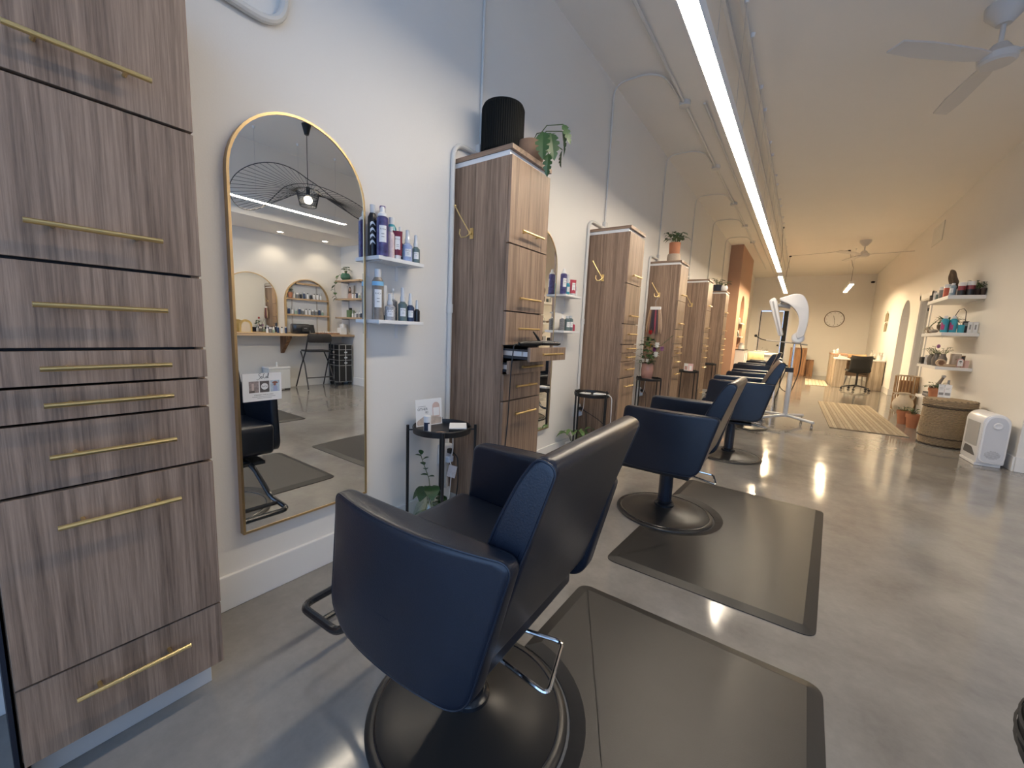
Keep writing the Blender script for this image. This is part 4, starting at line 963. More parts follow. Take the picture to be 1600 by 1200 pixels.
q = MB().box(-0.026, 0.026, -0.001, 0.001, -0.040, 0.040); q.xform(Matrix.Translation((0.105, -0.03, -0.09)) @ Matrix.Rotation(0.25, 4, 'Y') @ Matrix.Rotation(0.5, 4, 'Z')); q.build('warning_tag', mat('tag_paper', (0.74, 0.68, 0.66), 0.7, noise=0.3, nscale=160), t)
MB().tube([(0.075, -0.02, -0.03), (0.10, -0.03, -0.06), (0.098, -0.03, -0.13), (0.09, -0.03, -0.22), (0.08, -0.04, -0.364)], 0.0032, 6).build('white_cord', WHITE, t, smooth=SM)
t = outlet('white wall outlet with plugs beside the third cabinet', 3.555, 0.40, (0.14, -0.07, 0.18))
MB().tube(bend([(0.07, 0.0, 0.02), (0.25, 0.01, -0.06), (0.34, 0.0, -0.12), (0.36, 0.0, -0.39)], 0.08), 0.003, 6).build('black_cord', BLK, t, smooth=SM)
outlet('white wall outlet behind the table with the pink vase', 5.405, 0.40, (0.12, -0.06, 0.18))
t = thing('charger', 'white phone chargers and cable coiled on the side table by the third cabinet', 'charger', (-1.50, 3.37, tz))
MB().box(-0.10, -0.02, -0.05, 0.03, 0.0005, 0.014).build('pad', WHITE, t, bevel=0.004)
MB().box(0.02, 0.12, -0.02, 0.05, 0.0005, 0.022).build('block', WHITEG, t, bevel=0.006)
MB().tube(bend([(0.11, 0.0, 0.018), (0.20, -0.02, 0.02), (0.205, -0.02, -0.2), (0.19, 0.0, -0.45), (0.17, 0.0, -0.59)], 0.05), 0.0035, 6).build('white_cord', WHITE, t, smooth=SM)
MB().tube([(-0.11+0.05*math.cos(a*0.7), -0.01+0.05*math.sin(a*0.7), 0.016+0.001*a) for a in range(18)], 0.0025, 5).build('cord_coil', BLK, t)
t = thing('potted_plant', 'trailing green plant under the side table by the third cabinet', 'plant', (-1.60, 3.30, 0))
pot(t, [(0, 0), (0.07, 0), (0.09, 0.14), (0.08, 0.14), (0.075, 0.12), (0, 0.12)], WHITE, soil=(0.075, 0.121))
tuft(t, 0.14, 16, 0.13, 0.16, 0.14, 0.05, LEAFL, 0.8, 8)
# plant in a glass jar under the nearest table
t = thing('jar_plant', 'leafy cutting in a clear round glass jar under the nearest side table', 'plant', (-1.585, 1.50, 0))
MB().lathe([(0.0, 0.003), (0.065, 0.003), (0.095, 0.05), (0.100, 0.11), (0.080, 0.17), (0.055, 0.20), (0.055, 0.235), (0.059, 0.24)], n=28, caps=False).build('glass_jar', GREENGL, t, smooth=SM)
MB().lathe([(0.0, 0.006), (0.062, 0.006), (0.090, 0.05), (0.094, 0.10), (0.0, 0.10)], n=24).build('water', thin_glass('water', (0.80, 0.88, 0.78), 0.06), t, smooth=SM)
rb = MB()
for k in range(7): rb.tube([(rnd(-.04, .04), rnd(-.04, .04), 0.02), (rnd(-.05, .05), rnd(-.05, .05), 0.09), (rnd(-.02, .02), rnd(-.02, .02), 0.22)], 0.002, 4)
rb.build('roots', STEM, t)
random.seed(12)
for k in range(9):
    a = 2*PI*k/9; z = 0.19+0.012*k
    MB().leaf((0.025*math.cos(a), 0.025*math.sin(a), z), (math.cos(a), math.sin(a), 0.15), 0.10, 0.085, 0.9).build('leaf', LEAF, t, smooth=1.2)
st = MB().tube([(0, 0, 0.2), (-0.01, -0.01, 0.32), (-0.03, -0.03, 0.40), (-0.035, -0.05, 0.46)], 0.0022, 5); lf = MB()
for z, d in ((0.33, (0.7, 0.3, 0.3)), (0.34, (-0.6, -0.5, 0.2)), (0.38, (0.6, -0.5, 0.3)), (0.40, (-0.8, 0.2, 0.3)), (0.43, (0.5, 0.5, 0.5)), (0.45, (-0.5, -0.6, 0.4)), (0.46, (0.1, -0.2, 1))):
    lf.leaf((-0.01-0.16*(z-0.32), -0.012-0.26*(z-0.32), z), d, 0.042, 0.030, 0.3)
st.build('stems', STEM, t); o = lf.build('sprig', LEAF, t, smooth=1.2); o['kind'] = 'stuff'
# flower vase
t = thing('flower_vase', 'pink glass vase of red, white and purple flowers on a black side table', 'vase', (-1.575, 5.20, tz))
PG = mat('pink_vase', (0.36, 0.20, 0.17), 0.12, spec=0.6)
MB().lathe([(0, 0.0005), (0.055, 0.0005), (0.070, 0.05), (0.076, 0.12), (0.070, 0.18), (0.058, 0.205), (0.052, 0.205), (0.060, 0.17), (0, 0.16)], n=28).build('vase', PG, t, smooth=SM)
random.seed(21)
sm_ = MB(); fo = MB()
def bloom(c, r, m, k=3):
    b = MB()
    for j in range(k):
        for i in range(7):
            a = 2*PI*i/7+j*0.5; b.leaf((c[0], c[1], c[2]), (math.cos(a), math.sin(a), 0.1+0.7*j), r, r*0.8, 0.25-0.2*j, n=3)
    b.ball(c, r*0.45, 8); b.build('bloom', m, t, smooth=1.2); sm_.tube([(0, 0, 0.17), (c[0]*0.4, c[1]*0.4, c[2]*0.75), c], 0.0025, 5)
WF, PF, RF, LF = mat('petal_white', (0.80, 0.80, 0.76), 0.6), mat('petal_purple', (0.16, 0.03, 0.14), 0.6), mat('petal_red', (0.42, 0.015, 0.012), 0.55), mat('petal_lilac', (0.34, 0.15, 0.30), 0.6)
bloom((0.005, -0.02, 0.59), 0.040, RF); bloom((0.100, -0.02, 0.43), 0.050, WF); bloom((0.155, 0.01, 0.39), 0.042, LF); bloom((0.075, -0.03, 0.375), 0.040, PF)
bloom((0.105, -0.05, 0.315), 0.050, WF); bloom((-0.05, -0.04, 0.235), 0.032, WF); bloom((0.005, -0.05, 0.235), 0.034, WF)
for k in range(110):
    a = rnd(0, 2*PI); z = rnd(0.20, 0.54); q = rnd(0.01, 0.085)*(1 if z < 0.45 else 0.6)
    fo.leaf((q*math.cos(a)-0.01, q*math.sin(a)-0.02, z), (math.cos(a), math.sin(a), rnd(-0.2, 0.9)), rnd(0.06, 0.10), rnd(0.030, 0.052), 0.5, n=3)
for k in range(12):
    f = k/11; fo.leaf((0.12+0.15*f, 0.0, 0.42+0.14*f), (0.8, rnd(-1, 1), 0.9), 0.03, 0.008, 0.1, n=2)
sm_.tube([(0.05, 0, 0.22), (0.12, 0, 0.42), (0.27, 0, 0.57)], 0.0018, 4)
sm_.build('stems', STEM, t); o = fo.build('foliage', LEAF, t, smooth=1.2); o['kind'] = 'stuff'
gb = MB()
for k in range(10): gb.leaf((rnd(-.03, .03), -0.03, rnd(0.38, 0.54)), (rnd(-1, 1), -0.4, 0.6), 0.04, 0.02, 0.3, n=3)
o = gb.build('yellow_sprigs', mat('petal_yellow', (0.42, 0.26, 0.03), 0.6), t); o['kind'] = 'stuff'
# pink card on the next table
t = thing('pink_card', 'small folded pink and white card standing on the fourth black side table', 'card', (-1.475, 7.05, tz))
PK = mat('card_pink', (0.74, 0.50, 0.50), 0.7)
for s, m_ in ((-1, PAPER), (1, PK)):
    q = MB().box(0, 0.075*s, -0.001, 0.001, 0.001, 0.135) if s > 0 else MB().box(-0.075, 0, -0.001, 0.001, 0.001, 0.135)
    q.xform(Matrix.Rotation(0.35*s, 4, 'Z')); q.build('leaf_panel', m_, t)
q = MB().box(0.02, 0.055, -0.002, -0.0012, 0.03, 0.10); q.xform(Matrix.Rotation(0.35, 4, 'Z')); q.build('print', PAPER, t)
q = MB().box(-0.06, -0.015, -0.002, -0.0012, 0.03, 0.09); q.xform(Matrix.Rotation(-0.35, 4, 'Z')); q.build('print', mat('card_print_rose', (0.55, 0.33, 0.30), 0.7, noise=0.5, nscale=90), t)
MB().box(-0.05, 0.09, -0.04, 0.0, 0.0005, 0.004).build('flyer', PAPER, t)

# curling iron on the open drawer
t = thing('curling_iron', 'black curling iron lying on the open drawer of the second cabinet, cord hanging', 'curling iron', (-1.222, CAB_Y[1]+0.155, 1.0635))
ir = math.radians(79); dx, dy = math.cos(ir), math.sin(ir)
P = lambda u, z: (dx*u*0.88, dy*u*0.88, z)
MB().tube([P(-0.17, 0.016), P(-0.12, 0.018), P(0.0, 0.020), P(0.03, 0.021)], 0.015, 12, radii=[0.010, 0.014, 0.0165, 0.013]).build('handle_grip', BLK, t, smooth=SM)
MB().tube([P(0.03, 0.020), P(0.20, 0.019), P(0.225, 0.019)], 0.011, 12, radii=[0.0115, 0.0115, 0.006]).build('barrel', BLKG, t, smooth=SM)
MB().tube([P(0.03, 0.033), P(0.17, 0.032)], 0.003, 8).build('clamp', CHROME, t, smooth=SM)
MB().tube([P(0.02, 0.030), P(0.0, 0.050), P(-0.045, 0.085)], 0.007, 8, radii=[0.007, 0.008, 0.004]).build('thumb_lever', BLK, t, smooth=SM)
hd = P(-0.17, 0.016)
MB().tube(bend([hd, (hd[0]-0.01, hd[1]-0.03, 0.012), (hd[0]-0.015, hd[1]-0.04, -0.12), (hd[0]-0.03, hd[1]-0.03, -0.40), (hd[0]-0.035, hd[1]-0.045, -0.62), (hd[0]-0.06, hd[1]-0.03, -1.05)], 0.03), 0.0035, 7).build('cord', BLK, t, smooth=SM)

# ------------------------------------------------------------------ hood dryer on its stand
t = thing('hood_dryer', 'white hair processor with curved panels on a rolling white stand', 'hair dryer', (-0.085, 6.85, 0))
DW = mat('dryer_white', (0.74, 0.74, 0.74), 0.35)
b = MB()
for ang, L in ((2.50, 0.44), (-0.62, 0.40), (1.05, 0.42), (4.05, 0.44)):
    b.tube([(0, 0, 0.125), (0.5*L*math.cos(ang), 0.5*L*math.sin(ang), 0.115), (L*math.cos(ang), L*math.sin(ang), 0.100)], 0.019, 10)
b.build('star_base', DW, t, smooth=SM)
for ang, L in ((2.50, 0.42), (-0.62, 0.38), (1.05, 0.40), (4.05, 0.42)):
    c = MB(); x, y = L*math.cos(ang), L*math.sin(ang)
    c.cyl((x-0.014, y, 0.032), (x-0.004, y, 0.032), 0.031, n=16).cyl((x+0.004, y, 0.032), (x+0.014, y, 0.032), 0.031, n=16).cyl((x, y, 0.045), (x, y, 0.095), 0.007, n=8)
    c.build('caster', mat('caster_grey', (0.25, 0.25, 0.26), 0.25, 0.3), t, smooth=SM)
MB().cyl((0, 0, 0.10), (0, 0, 0.735), 0.031, n=20).build('lower_post', DW, t, smooth=SM)
MB().cyl((0, 0, 0.73), (0, 0, 1.13), 0.017, n=16).build('upper_post', CHROME, t, smooth=SM)
MB().box(-0.07, 0.03, -0.03, 0.03, 0.735, 0.80).build('clamp', BLK, t, bevel=0.005)
MB().cyl((-0.045, 0, 0.82), (-0.095, -0.02, 0.83), 0.012, n=10).build('clamp_knob', BLK, t, smooth=SM)
MB().tube([(-0.34, -0.02, 1.165), (-0.10, 0, 1.15), (0.15, 0, 1.125)], 0.008, 8).build('cross_bar', STEEL, t, smooth=SM)
MB().tube([(-0.33, -0.02, 1.165), (-0.40, -0.03, 1.18), (-0.46, -0.04, 1.215)], 0.006, 8).ball((-0.47, -0.04, 1.225), 0.020).build('side_arm', BLK, t, smooth=SM)
MB().cyl((0.03, -0.10, 1.215), (0.03, 0.10, 1.215), 0.075, n=28).build('joint', DW, t, bevel=0.008, smooth=SM)
MB().cyl((0.03, -0.112, 1.215), (0.03, -0.10, 1.215), 0.055, n=24).build('joint_cap', WHITEG, t, smooth=SM)
hood = rounded([(0.025, 1.20), (0.095, 1.24), (0.125, 1.45), (0.100, 1.66), (0.035, 1.785), (-0.05, 1.81), (-0.235, 1.745), (-0.225, 1.715), (-0.10, 1.66), (-0.005, 1.55), (0.025, 1.40), (0.0, 1.26)],
               [0.02, 0.04, 0.12, 0.12, 0.06, 0.06, 0.01, 0.01, 0.10, 0.10, 0.10, 0.03], 5)
MB().prism(hood, 'y', -0.14, 0.14).build('curved_panel', DW, t, bevel=0.018, bseg=3, smooth=SM)
MB().tube([(-0.18, 0, 1.715), (-0.25, 0, 1.665), (-0.10, 0, 1.64)], 0.03, 10).build('panel_link', GREYP, t, smooth=SM)
MB().prism(rounded([(-0.355, 1.715), (-0.305, 1.755), (-0.27, 1.74), (-0.145, 1.245), (-0.195, 1.23)], 0.02, 4), 'y', -0.15, 0.15).build('side_panel', DW, t, bevel=0.014, smooth=SM)
MB().prism(rounded([(-0.318, 1.70), (-0.300, 1.71), (-0.165, 1.25), (-0.182, 1.245)], 0.006), 'y', -0.156, -0.150).build('heater_slot', GREYP, t)
for pts in ([(0.06, 0.05, 1.16), (0.10, 0.06, 1.02), (0.09, 0.05, 0.70), (0.02, 0.06, 0.42), (-0.12, 0.04, 0.50), (-0.10, 0.02, 0.76)],
            [(-0.06, 0.03, 0.76), (-0.10, 0.03, 0.62), (-0.12, 0.0, 0.46), (-0.15, -0.02, 0.32), (-0.13, -0.03, 0.22)]):
    MB().tube(bend(pts, 0.10, 6), 0.006, 8).build('cord', BLK, t, smooth=SM)

# ------------------------------------------------------------------ right wall shelves and what stands on them
SA = [('top', 1.792, 1.840), ('second', 1.322, 1.366), ('third', 0.878, 0.918)]
SXX = 1.462
def rshelf(lb, z0, z1, x0, y0, y1, col=None):
    t = thing('wall_shelf', lb, 'shelf', (0, 0, 0), group='floating white shelves on the right wall')
    MB().box(x0, RW-0.001, y0, y1, z0, z1).build('board', TRIM, t, bevel=0.003)
    MB().box(RW-0.004, RW-0.001, y0+0.05, y1-0.05, z0-0.03, z0).build('cleat', TRIM, t)
    return t
rshelf('top floating white shelf on the right wall', 1.792, 1.840, SXX, 7.58, 8.62)
rshelf('second floating white shelf on the right wall, with teal bottles', 1.322, 1.366, SXX, 7.58, 8.66)
rshelf('third floating white shelf on the right wall, with wooden box', 0.878, 0.918, SXX, 7.58, 8.62)
rshelf('lowest white shelf behind the wicker hamper', 0.415, 0.458, 1.50, 7.55, 8.60)
SZ1, SZ2, SZ3, SZ4 = 1.8405, 1.3665, 0.9185, 0.4585
# top shelf
t = thing('woven_plate', 'dark round woven plate leaning on the wall above the top shelf', 'plate', (1.600, 8.05, SZ1))
b = MB(); 
for k in range(11): b.tube([(0.004*math.cos(j), (0.012+0.0172*k)*math.cos(2*PI*j/36), 0.205+(0.012+0.0172*k)*math.sin(2*PI*j/36)) for j in range(36)], 0.0085, 5, closed=True)
b.xform(Matrix.Translation((0.05, 0, 0)) @ Matrix.Rotation(-0.22, 4, 'Y') @ Matrix.Translation((-0.02, 0, 0.002))); b.build('coils', mat('dark_wicker', (0.09, 0.06, 0.04), 0.8, noise=0.4, nscale=60), t, smooth=SM)
GT = 'things on the top right shelf'
def rb_(label, x, y, z, h, r, kind, m, cap=None, lab=False, g=None, **k):
    return bottle(label, x, y, z, h, r, kind, m, cap, lab, -2.2, g, '', **k)
rb_('small dark pot at the far left end of the top right shelf', 1.50, 8.55, SZ1, 0.085, 0.040, 'jar', mat('dark_brown_glaze', (0.06, 0.045, 0.035), 0.5), BKB, g=GT)
rb_('slim white bottle near the left end of the top right shelf', 1.485, 8.36, SZ1, 0.130, 0.020, 'tall', WHITE, WHITE, g=GT)
rb_('short dark jar between white bottle and patterned jar on the top right shelf', 1.495, 8.24, SZ1, 0.095, 0.030, 'jar', GRN, WHITE, g=GT)
rb_('black and white patterned jar on the top right shelf', 1.50, 8.06, SZ1, 0.155, 0.040, 'jar', BW, WHITE, g=GT)
rb_('orange red jar with white lid on the top right shelf', 1.515, 7.86, SZ1, 0.165, 0.050, 'jar', mat('bottle_coral', (0.50, 0.09, 0.05), 0.4, noise=0.3, nscale=20), WHITE, g=GT)
rb_('teal labelled white bottle right of the red jar', 1.520, 7.71, SZ1, 0.165, 0.030, 'tall', mat('bottle_pale_teal', (0.35, 0.45, 0.50), 0.4, noise=0.3, nscale=30), WHITE, lab=True, g=GT)
rb_('pale silver bottle in the middle of the top right shelf', 1.600, 7.84, SZ1, 0.165, 0.026, 'pump', SILV, WHITE, g=GT)
rb_('clear bottle beside the silver one on the top right shelf', 1.650, 7.80, SZ1, 0.150, 0.024, 'tall', CLR, WHITE, g=GT)
rb_('red and black tin with white lid, left one of two on the top right shelf', 1.585, 7.645, SZ1, 0.165, 0.034, 'jar', bm('dark_red', (0.28, 0.04, 0.05)), WHITE, body2=(BKB, 0.0, 0.55), g=GT)
rb_('larger red and black tin with white lid beside the fern', 1.665, 7.655, SZ1, 0.175, 0.042, 'jar', bm('dark_red2', (0.22, 0.035, 0.045)), WHITE, body2=(BKB, 0.0, 0.6), g=GT)
t = thing('potted_plant', 'bushy fern in a dark pot at the near end of the top right shelf', 'plant', (1.735, 7.69, SZ1))
pot(t, [(0, 0), (0.035, 0), (0.05, 0.085), (0.042, 0.085), (0.04, 0.07), (0, 0.07)], mat('dark_clay', (0.05, 0.03, 0.022), 0.7), soil=(0.04, 0.072))
tuft(t, 0.085, 40, 0.070, 0.10, 0.055, 0.024, LEAF, 0.6, 31)
t = thing('small_pot', 'small dark tapered pot at the wall end of the top right shelf', 'pot', (1.772, 7.61, SZ1))
pot(t, [(0, 0), (0.018, 0), (0.025, 0.085), (0.02, 0.085), (0.018, 0.06), (0, 0.06)], mat('dark_clay', (0.05, 0.03, 0.022), 0.7))
t = thing('wire_hook', 'dark wire hook under the left end of the top right shelf', 'hook', (1.475, 8.58, 1.792))
MB().tube([(0.0, 0.03*math.cos(a*0.35), -0.045+0.045*math.sin(a*0.35)) for a in range(9, 19)], 0.004, 6).build('loop', BLK, t, smooth=SM)
# second shelf
t = thing('potted_plant', 'spider plant with long arching leaves in a round brown pot', 'plant', (1.570, 7.92, SZ2))
pot(t, [(0, 0), (0.05, 0), (0.095, 0.06), (0.10, 0.10), (0.09, 0.115), (0.083, 0.10), (0, 0.10)], mat('dark_brown_glaze', (0.06, 0.045, 0.035), 0.5), soil=(0.083, 0.102))
random.seed(40); b = MB()
for k in range(64):
    a = rnd(0, 2*PI); b.leaf((0.03*math.cos(a), 0.03*math.sin(a), 0.10), (math.cos(a), math.sin(a), rnd(0.9, 3.0)), rnd(0.20, 0.36), 0.021, rnd(0.5, 1.1), n=6)
o = b.build('foliage', LEAF, t, smooth=1.2); o['kind'] = 'stuff'
for (x, y, w, lb) in ((1.49, 8.42, 0.04, 'rattan knot ball at the left end of the second right shelf'),):
    t = thing('rattan_ball', lb, 'ornament', (x, y, SZ2)); b = MB()
    for k in range(6): b.tube([tuple(Matrix.Rotation(k*0.55, 3, 'Z') @ Matrix.Rotation(0.5*k, 3, 'X') @ Vector((0.048*math.cos(2*PI*j/20), 0.048*math.sin(2*PI*j/20), 0))+Vector((0, 0, 0.053))) for j in range(20)], 0.004, 5, closed=True)
    b.build('strands', OAK, t, smooth=SM)
for x, y, r, c, lb in ((1.49, 8.28, 0.036, (0.22, 0.16, 0.12), 'brown stone on the second right shelf'), (1.485, 8.12, 0.042, (0.50, 0.46, 0.40), 'pale stone in front of the spider plant pot')):
    t = thing('stone', lb, 'stone', (x, y, SZ2)); MB().ball((0, 0, r*0.66), r, 14, (1.2, 1.25, 0.64)).build('body', mat('stone_%d' % int(r*1000), c, 0.8, noise=0.4, nscale=50), t, smooth=SM)
TB = mat('bottle_bright_teal', (0.04, 0.34, 0.45), 0.35)
for x, y, lb in ((1.495, 7.665, 'left teal bottle with white pump cap and pink flower print'), (1.572, 7.655, 'right teal bottle with white cap on the second right shelf')):
    q = rb_(lb, x, y, SZ2, 0.215, 0.036, 'tall', TB, WHITE, g='teal bottles on the second right shelf')
    vs = []
    for k in range(7):
        a = -0.7+1.2*k/6; vs += [(0.0367*math.cos(a), 0.0367*math.sin(a), 0.035), (0.0367*math.cos(a), 0.0367*math.sin(a), 0.115+0.02*math.sin(k))]
    MB().add(vs, [(2*k, 2*k+2, 2*k+3, 2*k+1) for k in range(6)]).build('flower_print', mat('print_pink', (0.42, 0.06, 0.20), 0.5, noise=0.4, nscale=40), q)
rb_('short teal jar right of the teal bottles', 1.642, 7.640, SZ2, 0.10, 0.031, 'jar', TB, TB)
t = thing('wire_ornament', 'tall looped dark wire ornament behind the teal bottles', 'ornament', (1.64, 7.74, SZ2))
MB().tube([(-0.06, 0, 0.005), (-0.055, 0, 0.20), (-0.02, 0, 0.30), (0.02, 0, 0.315), (0.045, 0, 0.28), (0.06, 0, 0.005)], 0.004, 6).build('wire', BLK, t, smooth=SM)
MB().box(-0.07, 0.07, -0.02, 0.02, 0.0003, 0.006).build('foot', BLK, t)
t = thing('product_box', 'slim dark box right of the teal bottles on the second right shelf', 'box', (1.690, 7.70, SZ2)); MB().box(-0.026, 0.026, -0.02, 0.02, 0.0003, 0.150).build('carton', BKB, t, bevel=0.001)
MB().box(-0.018, 0.018, -0.0208, -0.0202, 0.09, 0.13).build('print', INKG, t)
for x, w, lb in ((1.722, 0.021, 'left small framed print at the near end of the second right shelf'), (1.770, 0.023, 'right small framed print at the near end of the second right shelf')):
    t = thing('framed_print', lb, 'picture', (x, 7.65, SZ2), group='small framed prints'); MB().box(-w, w, -0.006, 0.006, 0.0003, 0.140).build('frame', WHITEG, t, bevel=0.002)
    p = MB().box(-w+0.006, w-0.006, -0.0072, -0.006, 0.01, 0.13).build('print', PAPER, t); MB().box(-0.007, 0.007, -0.0080, -0.0072, 0.045, 0.105).build('motif', INKG, p)
# third shelf
t = thing('camera_case', 'small black case at the far left of the third right shelf', 'case', (1.52, 8.50, SZ3)); MB().box(-0.05, 0.05, -0.08, 0.08, 0.012, 0.10).build('body', BLKM, t, bevel=0.012); MB().box(-0.055, 0.055, -0.10, 0.10, 0.0003, 0.0118).build('base', BLK, t, bevel=0.002)
t = thing('white_tablet', 'thin upright white panel by the glass jars on the third right shelf', 'panel', (1.51, 8.22, SZ3)); MB().box(-0.045, 0.045, -0.008, 0.008, 0.0003, 0.135).build('panel', WHITEG, t, bevel=0.003); MB().box(-0.05, 0.05, -0.02, 0.02, 0.0003, 0.004).build('foot', WHITE, t)
for k, (x, y, h, lb) in enumerate(((1.500, 8.04, 0.17, 'left grey glass jar with leafy sprigs'), (1.520, 7.90, 0.19, 'middle grey glass jar with purple sprig'), (1.560, 7.80, 0.185, 'right grey glass jar with leafy sprigs'))):
    t = thing('sprig_jar', lb+' on the third right shelf', 'vase', (x, y, SZ3), group='grey glass jars with sprigs')
    MB().lathe([(0, 0.001), (0.034, 0.001), (0.046, 0.05), (0.046, 0.10), (0.028, 0.14), (0.026, h-0.02), (0.030, h-0.018)], n=20, caps=False).build('glass_jar', mat('smoky_glass', (0.17, 0.15, 0.13), 0.15), t, smooth=SM)
    random.seed(60+k); b = MB(); s2 = MB()
    for j in range(13):
        a = rnd(0, 2*PI); q = Vector((0.09*math.cos(a)*rnd(.3, 1), 0.10*math.sin(a)*rnd(.3, 1), h+rnd(-0.01, 0.07))); s2.tube([(0, 0, h-0.05), q], 0.002, 4); b.leaf(q, (math.cos(a), math.sin(a), 0.4), 0.06, 0.028, 0.5)
    s2.build('stems', STEM, t); o = b.build('leaves', LEAF, t, smooth=1.2); o['kind'] = 'stuff'
    if k == 1: MB().ball((0, 0, h+0.075), 0.02, 8, (1, 1, 1.4)).build('bloom', LF, t, smooth=SM)
t = thing('wood_slice', 'small upright round log slice on the third right shelf', 'ornament', (1.525, 7.67, SZ3)); MB().cyl((0, -0.03, 0.049), (0, 0.03, 0.049), 0.048, n=24).build('slice', OAKY, t, bevel=0.003, smooth=SM); MB().cyl((0.0, -0.0315, 0.049), (0, -0.0302, 0.049), 0.030, n=20).build('core', RUSTIC, t)
t = thing('wood_block', 'low oak block in front of the wooden box on the third right shelf', 'block', (1.605, 7.635, SZ3)); MB().box(-0.06, 0.045, -0.035, 0.035, 0.0003, 0.034).build('block', OAKX, t, bevel=0.003); MB().box(-0.055, 0.04, -0.03, 0.03, 0.0342, 0.036).build('inlay', RUSTIC, t)
t = thing('wooden_box', 'tall pale wooden box standing on the third right shelf', 'box', (1.665, 7.73, SZ3)); MB().box(-0.045, 0.045, -0.035, 0.035, 0.0003, 0.175).build('body', OAK, t, bevel=0.003); MB().box(-0.038, 0.038, -0.0372, -0.0352, 0.02, 0.15).build('panel', OAK, t, bevel=0.001)
MB().text('A', (0, -0.0374, 0.10), (1, 0, 0), (0, 0, 1), 0.03).build('lettering', RUSTIC, t)
t = thing('dark_frame', 'dark wooden frame behind the wooden box on the third right shelf', 'picture', (1.728, 7.76, SZ3)); MB().box(-0.03, 0.03, -0.008, 0.008, 0.0003, 0.155).build('frame', RUSTIC, t, bevel=0.002); MB().box(-0.022, 0.022, -0.0095, -0.0082, 0.015, 0.14).build('print', BKB, t)
t = thing('arched_sign', 'small pink arched sign with a palm on the third right shelf', 'sign', (1.690, 7.62, SZ3), 0.12)
ao_ = [(-0.030, 0.014), (0.030, 0.014), (0.030, 0.075)]+[(0.030*math.cos(PI*i/14), 0.085+0.032*math.sin(PI*i/14)) for i in range(15)]+[(-0.030, 0.075)]
MB().prism(ao_, 'y', -0.004, 0.004).build('board', mat('sign_pink', (0.66, 0.40, 0.36), 0.6), t); MB().prism([(x*0.82, 0.05+(z-0.05)*0.84) for x, z in ao_], 'y', -0.0052, -0.0042).build('face', PAPER, t)
b = MB()
for k in range(7): b.leaf((0, -0.006, 0.075), (math.cos(PI*k/6), 0, math.sin(PI*k/6)+0.1), 0.020, 0.006, 0.4, n=3, up=(0, 1, 0))
b.box(-0.0015, 0.0015, -0.0062, -0.0054, 0.052, 0.076).build('palm_print', INK, t)
MB().box(-0.026, -0.018, -0.004, 0.004, 0.0003, 0.0138).box(0.018, 0.026, -0.004, 0.004, 0.0003, 0.0138).build('feet', mat('sign_pink', (0, 0, 0)), t)
t = thing('pink_book', 'small pink book leaning at the near end of the third right shelf', 'book', (1.755, 7.66, SZ3)); MB().box(-0.016, 0.016, -0.03, 0.03, 0.0003, 0.095).build('cover', mat('book_pink', (0.62, 0.42, 0.38), 0.6), t, bevel=0.002); MB().box(-0.012, 0.012, -0.0305, 0.0295, 0.0955, 0.0965).build('pages', PAPER, t)
# lowest shelf
for k, (h, w, c, lb) in enumerate(((0.022, 0.10, (0.10, 0.09, 0.09), 'dark book at the bottom of the pile on the lowest right shelf'), (0.020, 0.092, (0.32, 0.32, 0.35), 'grey book in the middle of the pile on the lowest right shelf'), (0.020, 0.085, (0.06, 0.06, 0.065), 'black book on top of the pile on the lowest right shelf'))):
    t = thing('book', lb, 'book', (1.62, 8.25, SZ4+0.0003+0.0225*k), 0.1*k, group='books on the lowest right shelf'); MB().box(-w*0.9, w*0.9, -w*1.2, w*1.2, 0, h).build('cover', mat('book_%d' % k, c, 0.6), t, bevel=0.002); MB().box(-w*0.9+0.004, w*0.9+0.001, -w*1.2-0.0005, w*1.2+0.0005, 0.003, h-0.003).build('pages', PAPER, t)
t = thing('cube_box', 'small black cube box on the pile of books', 'box', (1.62, 8.25, SZ4+0.0685)); MB().box(-0.045, 0.045, -0.06, 0.06, 0, 0.075).build('body', BLKM, t, bevel=0.004); MB().box(-0.047, 0.047, -0.062, 0.062, 0.0755, 0.085).build('lid', BLK, t, bevel=0.002)
t = thing('potted_plant', 'terracotta pot with a small dark leafed plant on the lowest right shelf', 'plant', (1.570, 7.84, SZ4))
pot(t, [(0, 0), (0.068, 0), (0.082, 0.115), (0.088, 0.115), (0.090, 0.155), (0.078, 0.155), (0.074, 0.13), (0, 0.13)], TERRACOTTA, soil=(0.074, 0.132))
tuft(t, 0.14, 14, 0.10, 0.10, 0.075, 0.055, LEAF, 0.4, 71)
t = thing('driftwood', 'leaning grey wooden stick behind the terracotta pot on the lowest right shelf', 'ornament', (1.60, 7.95, SZ4)); MB().tube([(-0.09, 0, 0.012), (-0.02, 0, 0.17), (0.03, 0, 0.30)], 0.02, 8, radii=[0.022, 0.024, 0.016]).build('stick', mat('driftwood_grey', (0.30, 0.25, 0.20), 0.8, noise=0.3, nscale=30), t, smooth=SM); MB().ball((0.035, 0, 0.315), 0.022, 8).build('tip', PAPER, t, smooth=SM)
rb_('white spray bottle behind the plant on the lowest right shelf', 1.700, 8.00, SZ4, 0.27, 0.034, 'spray', WHITE, CLR)

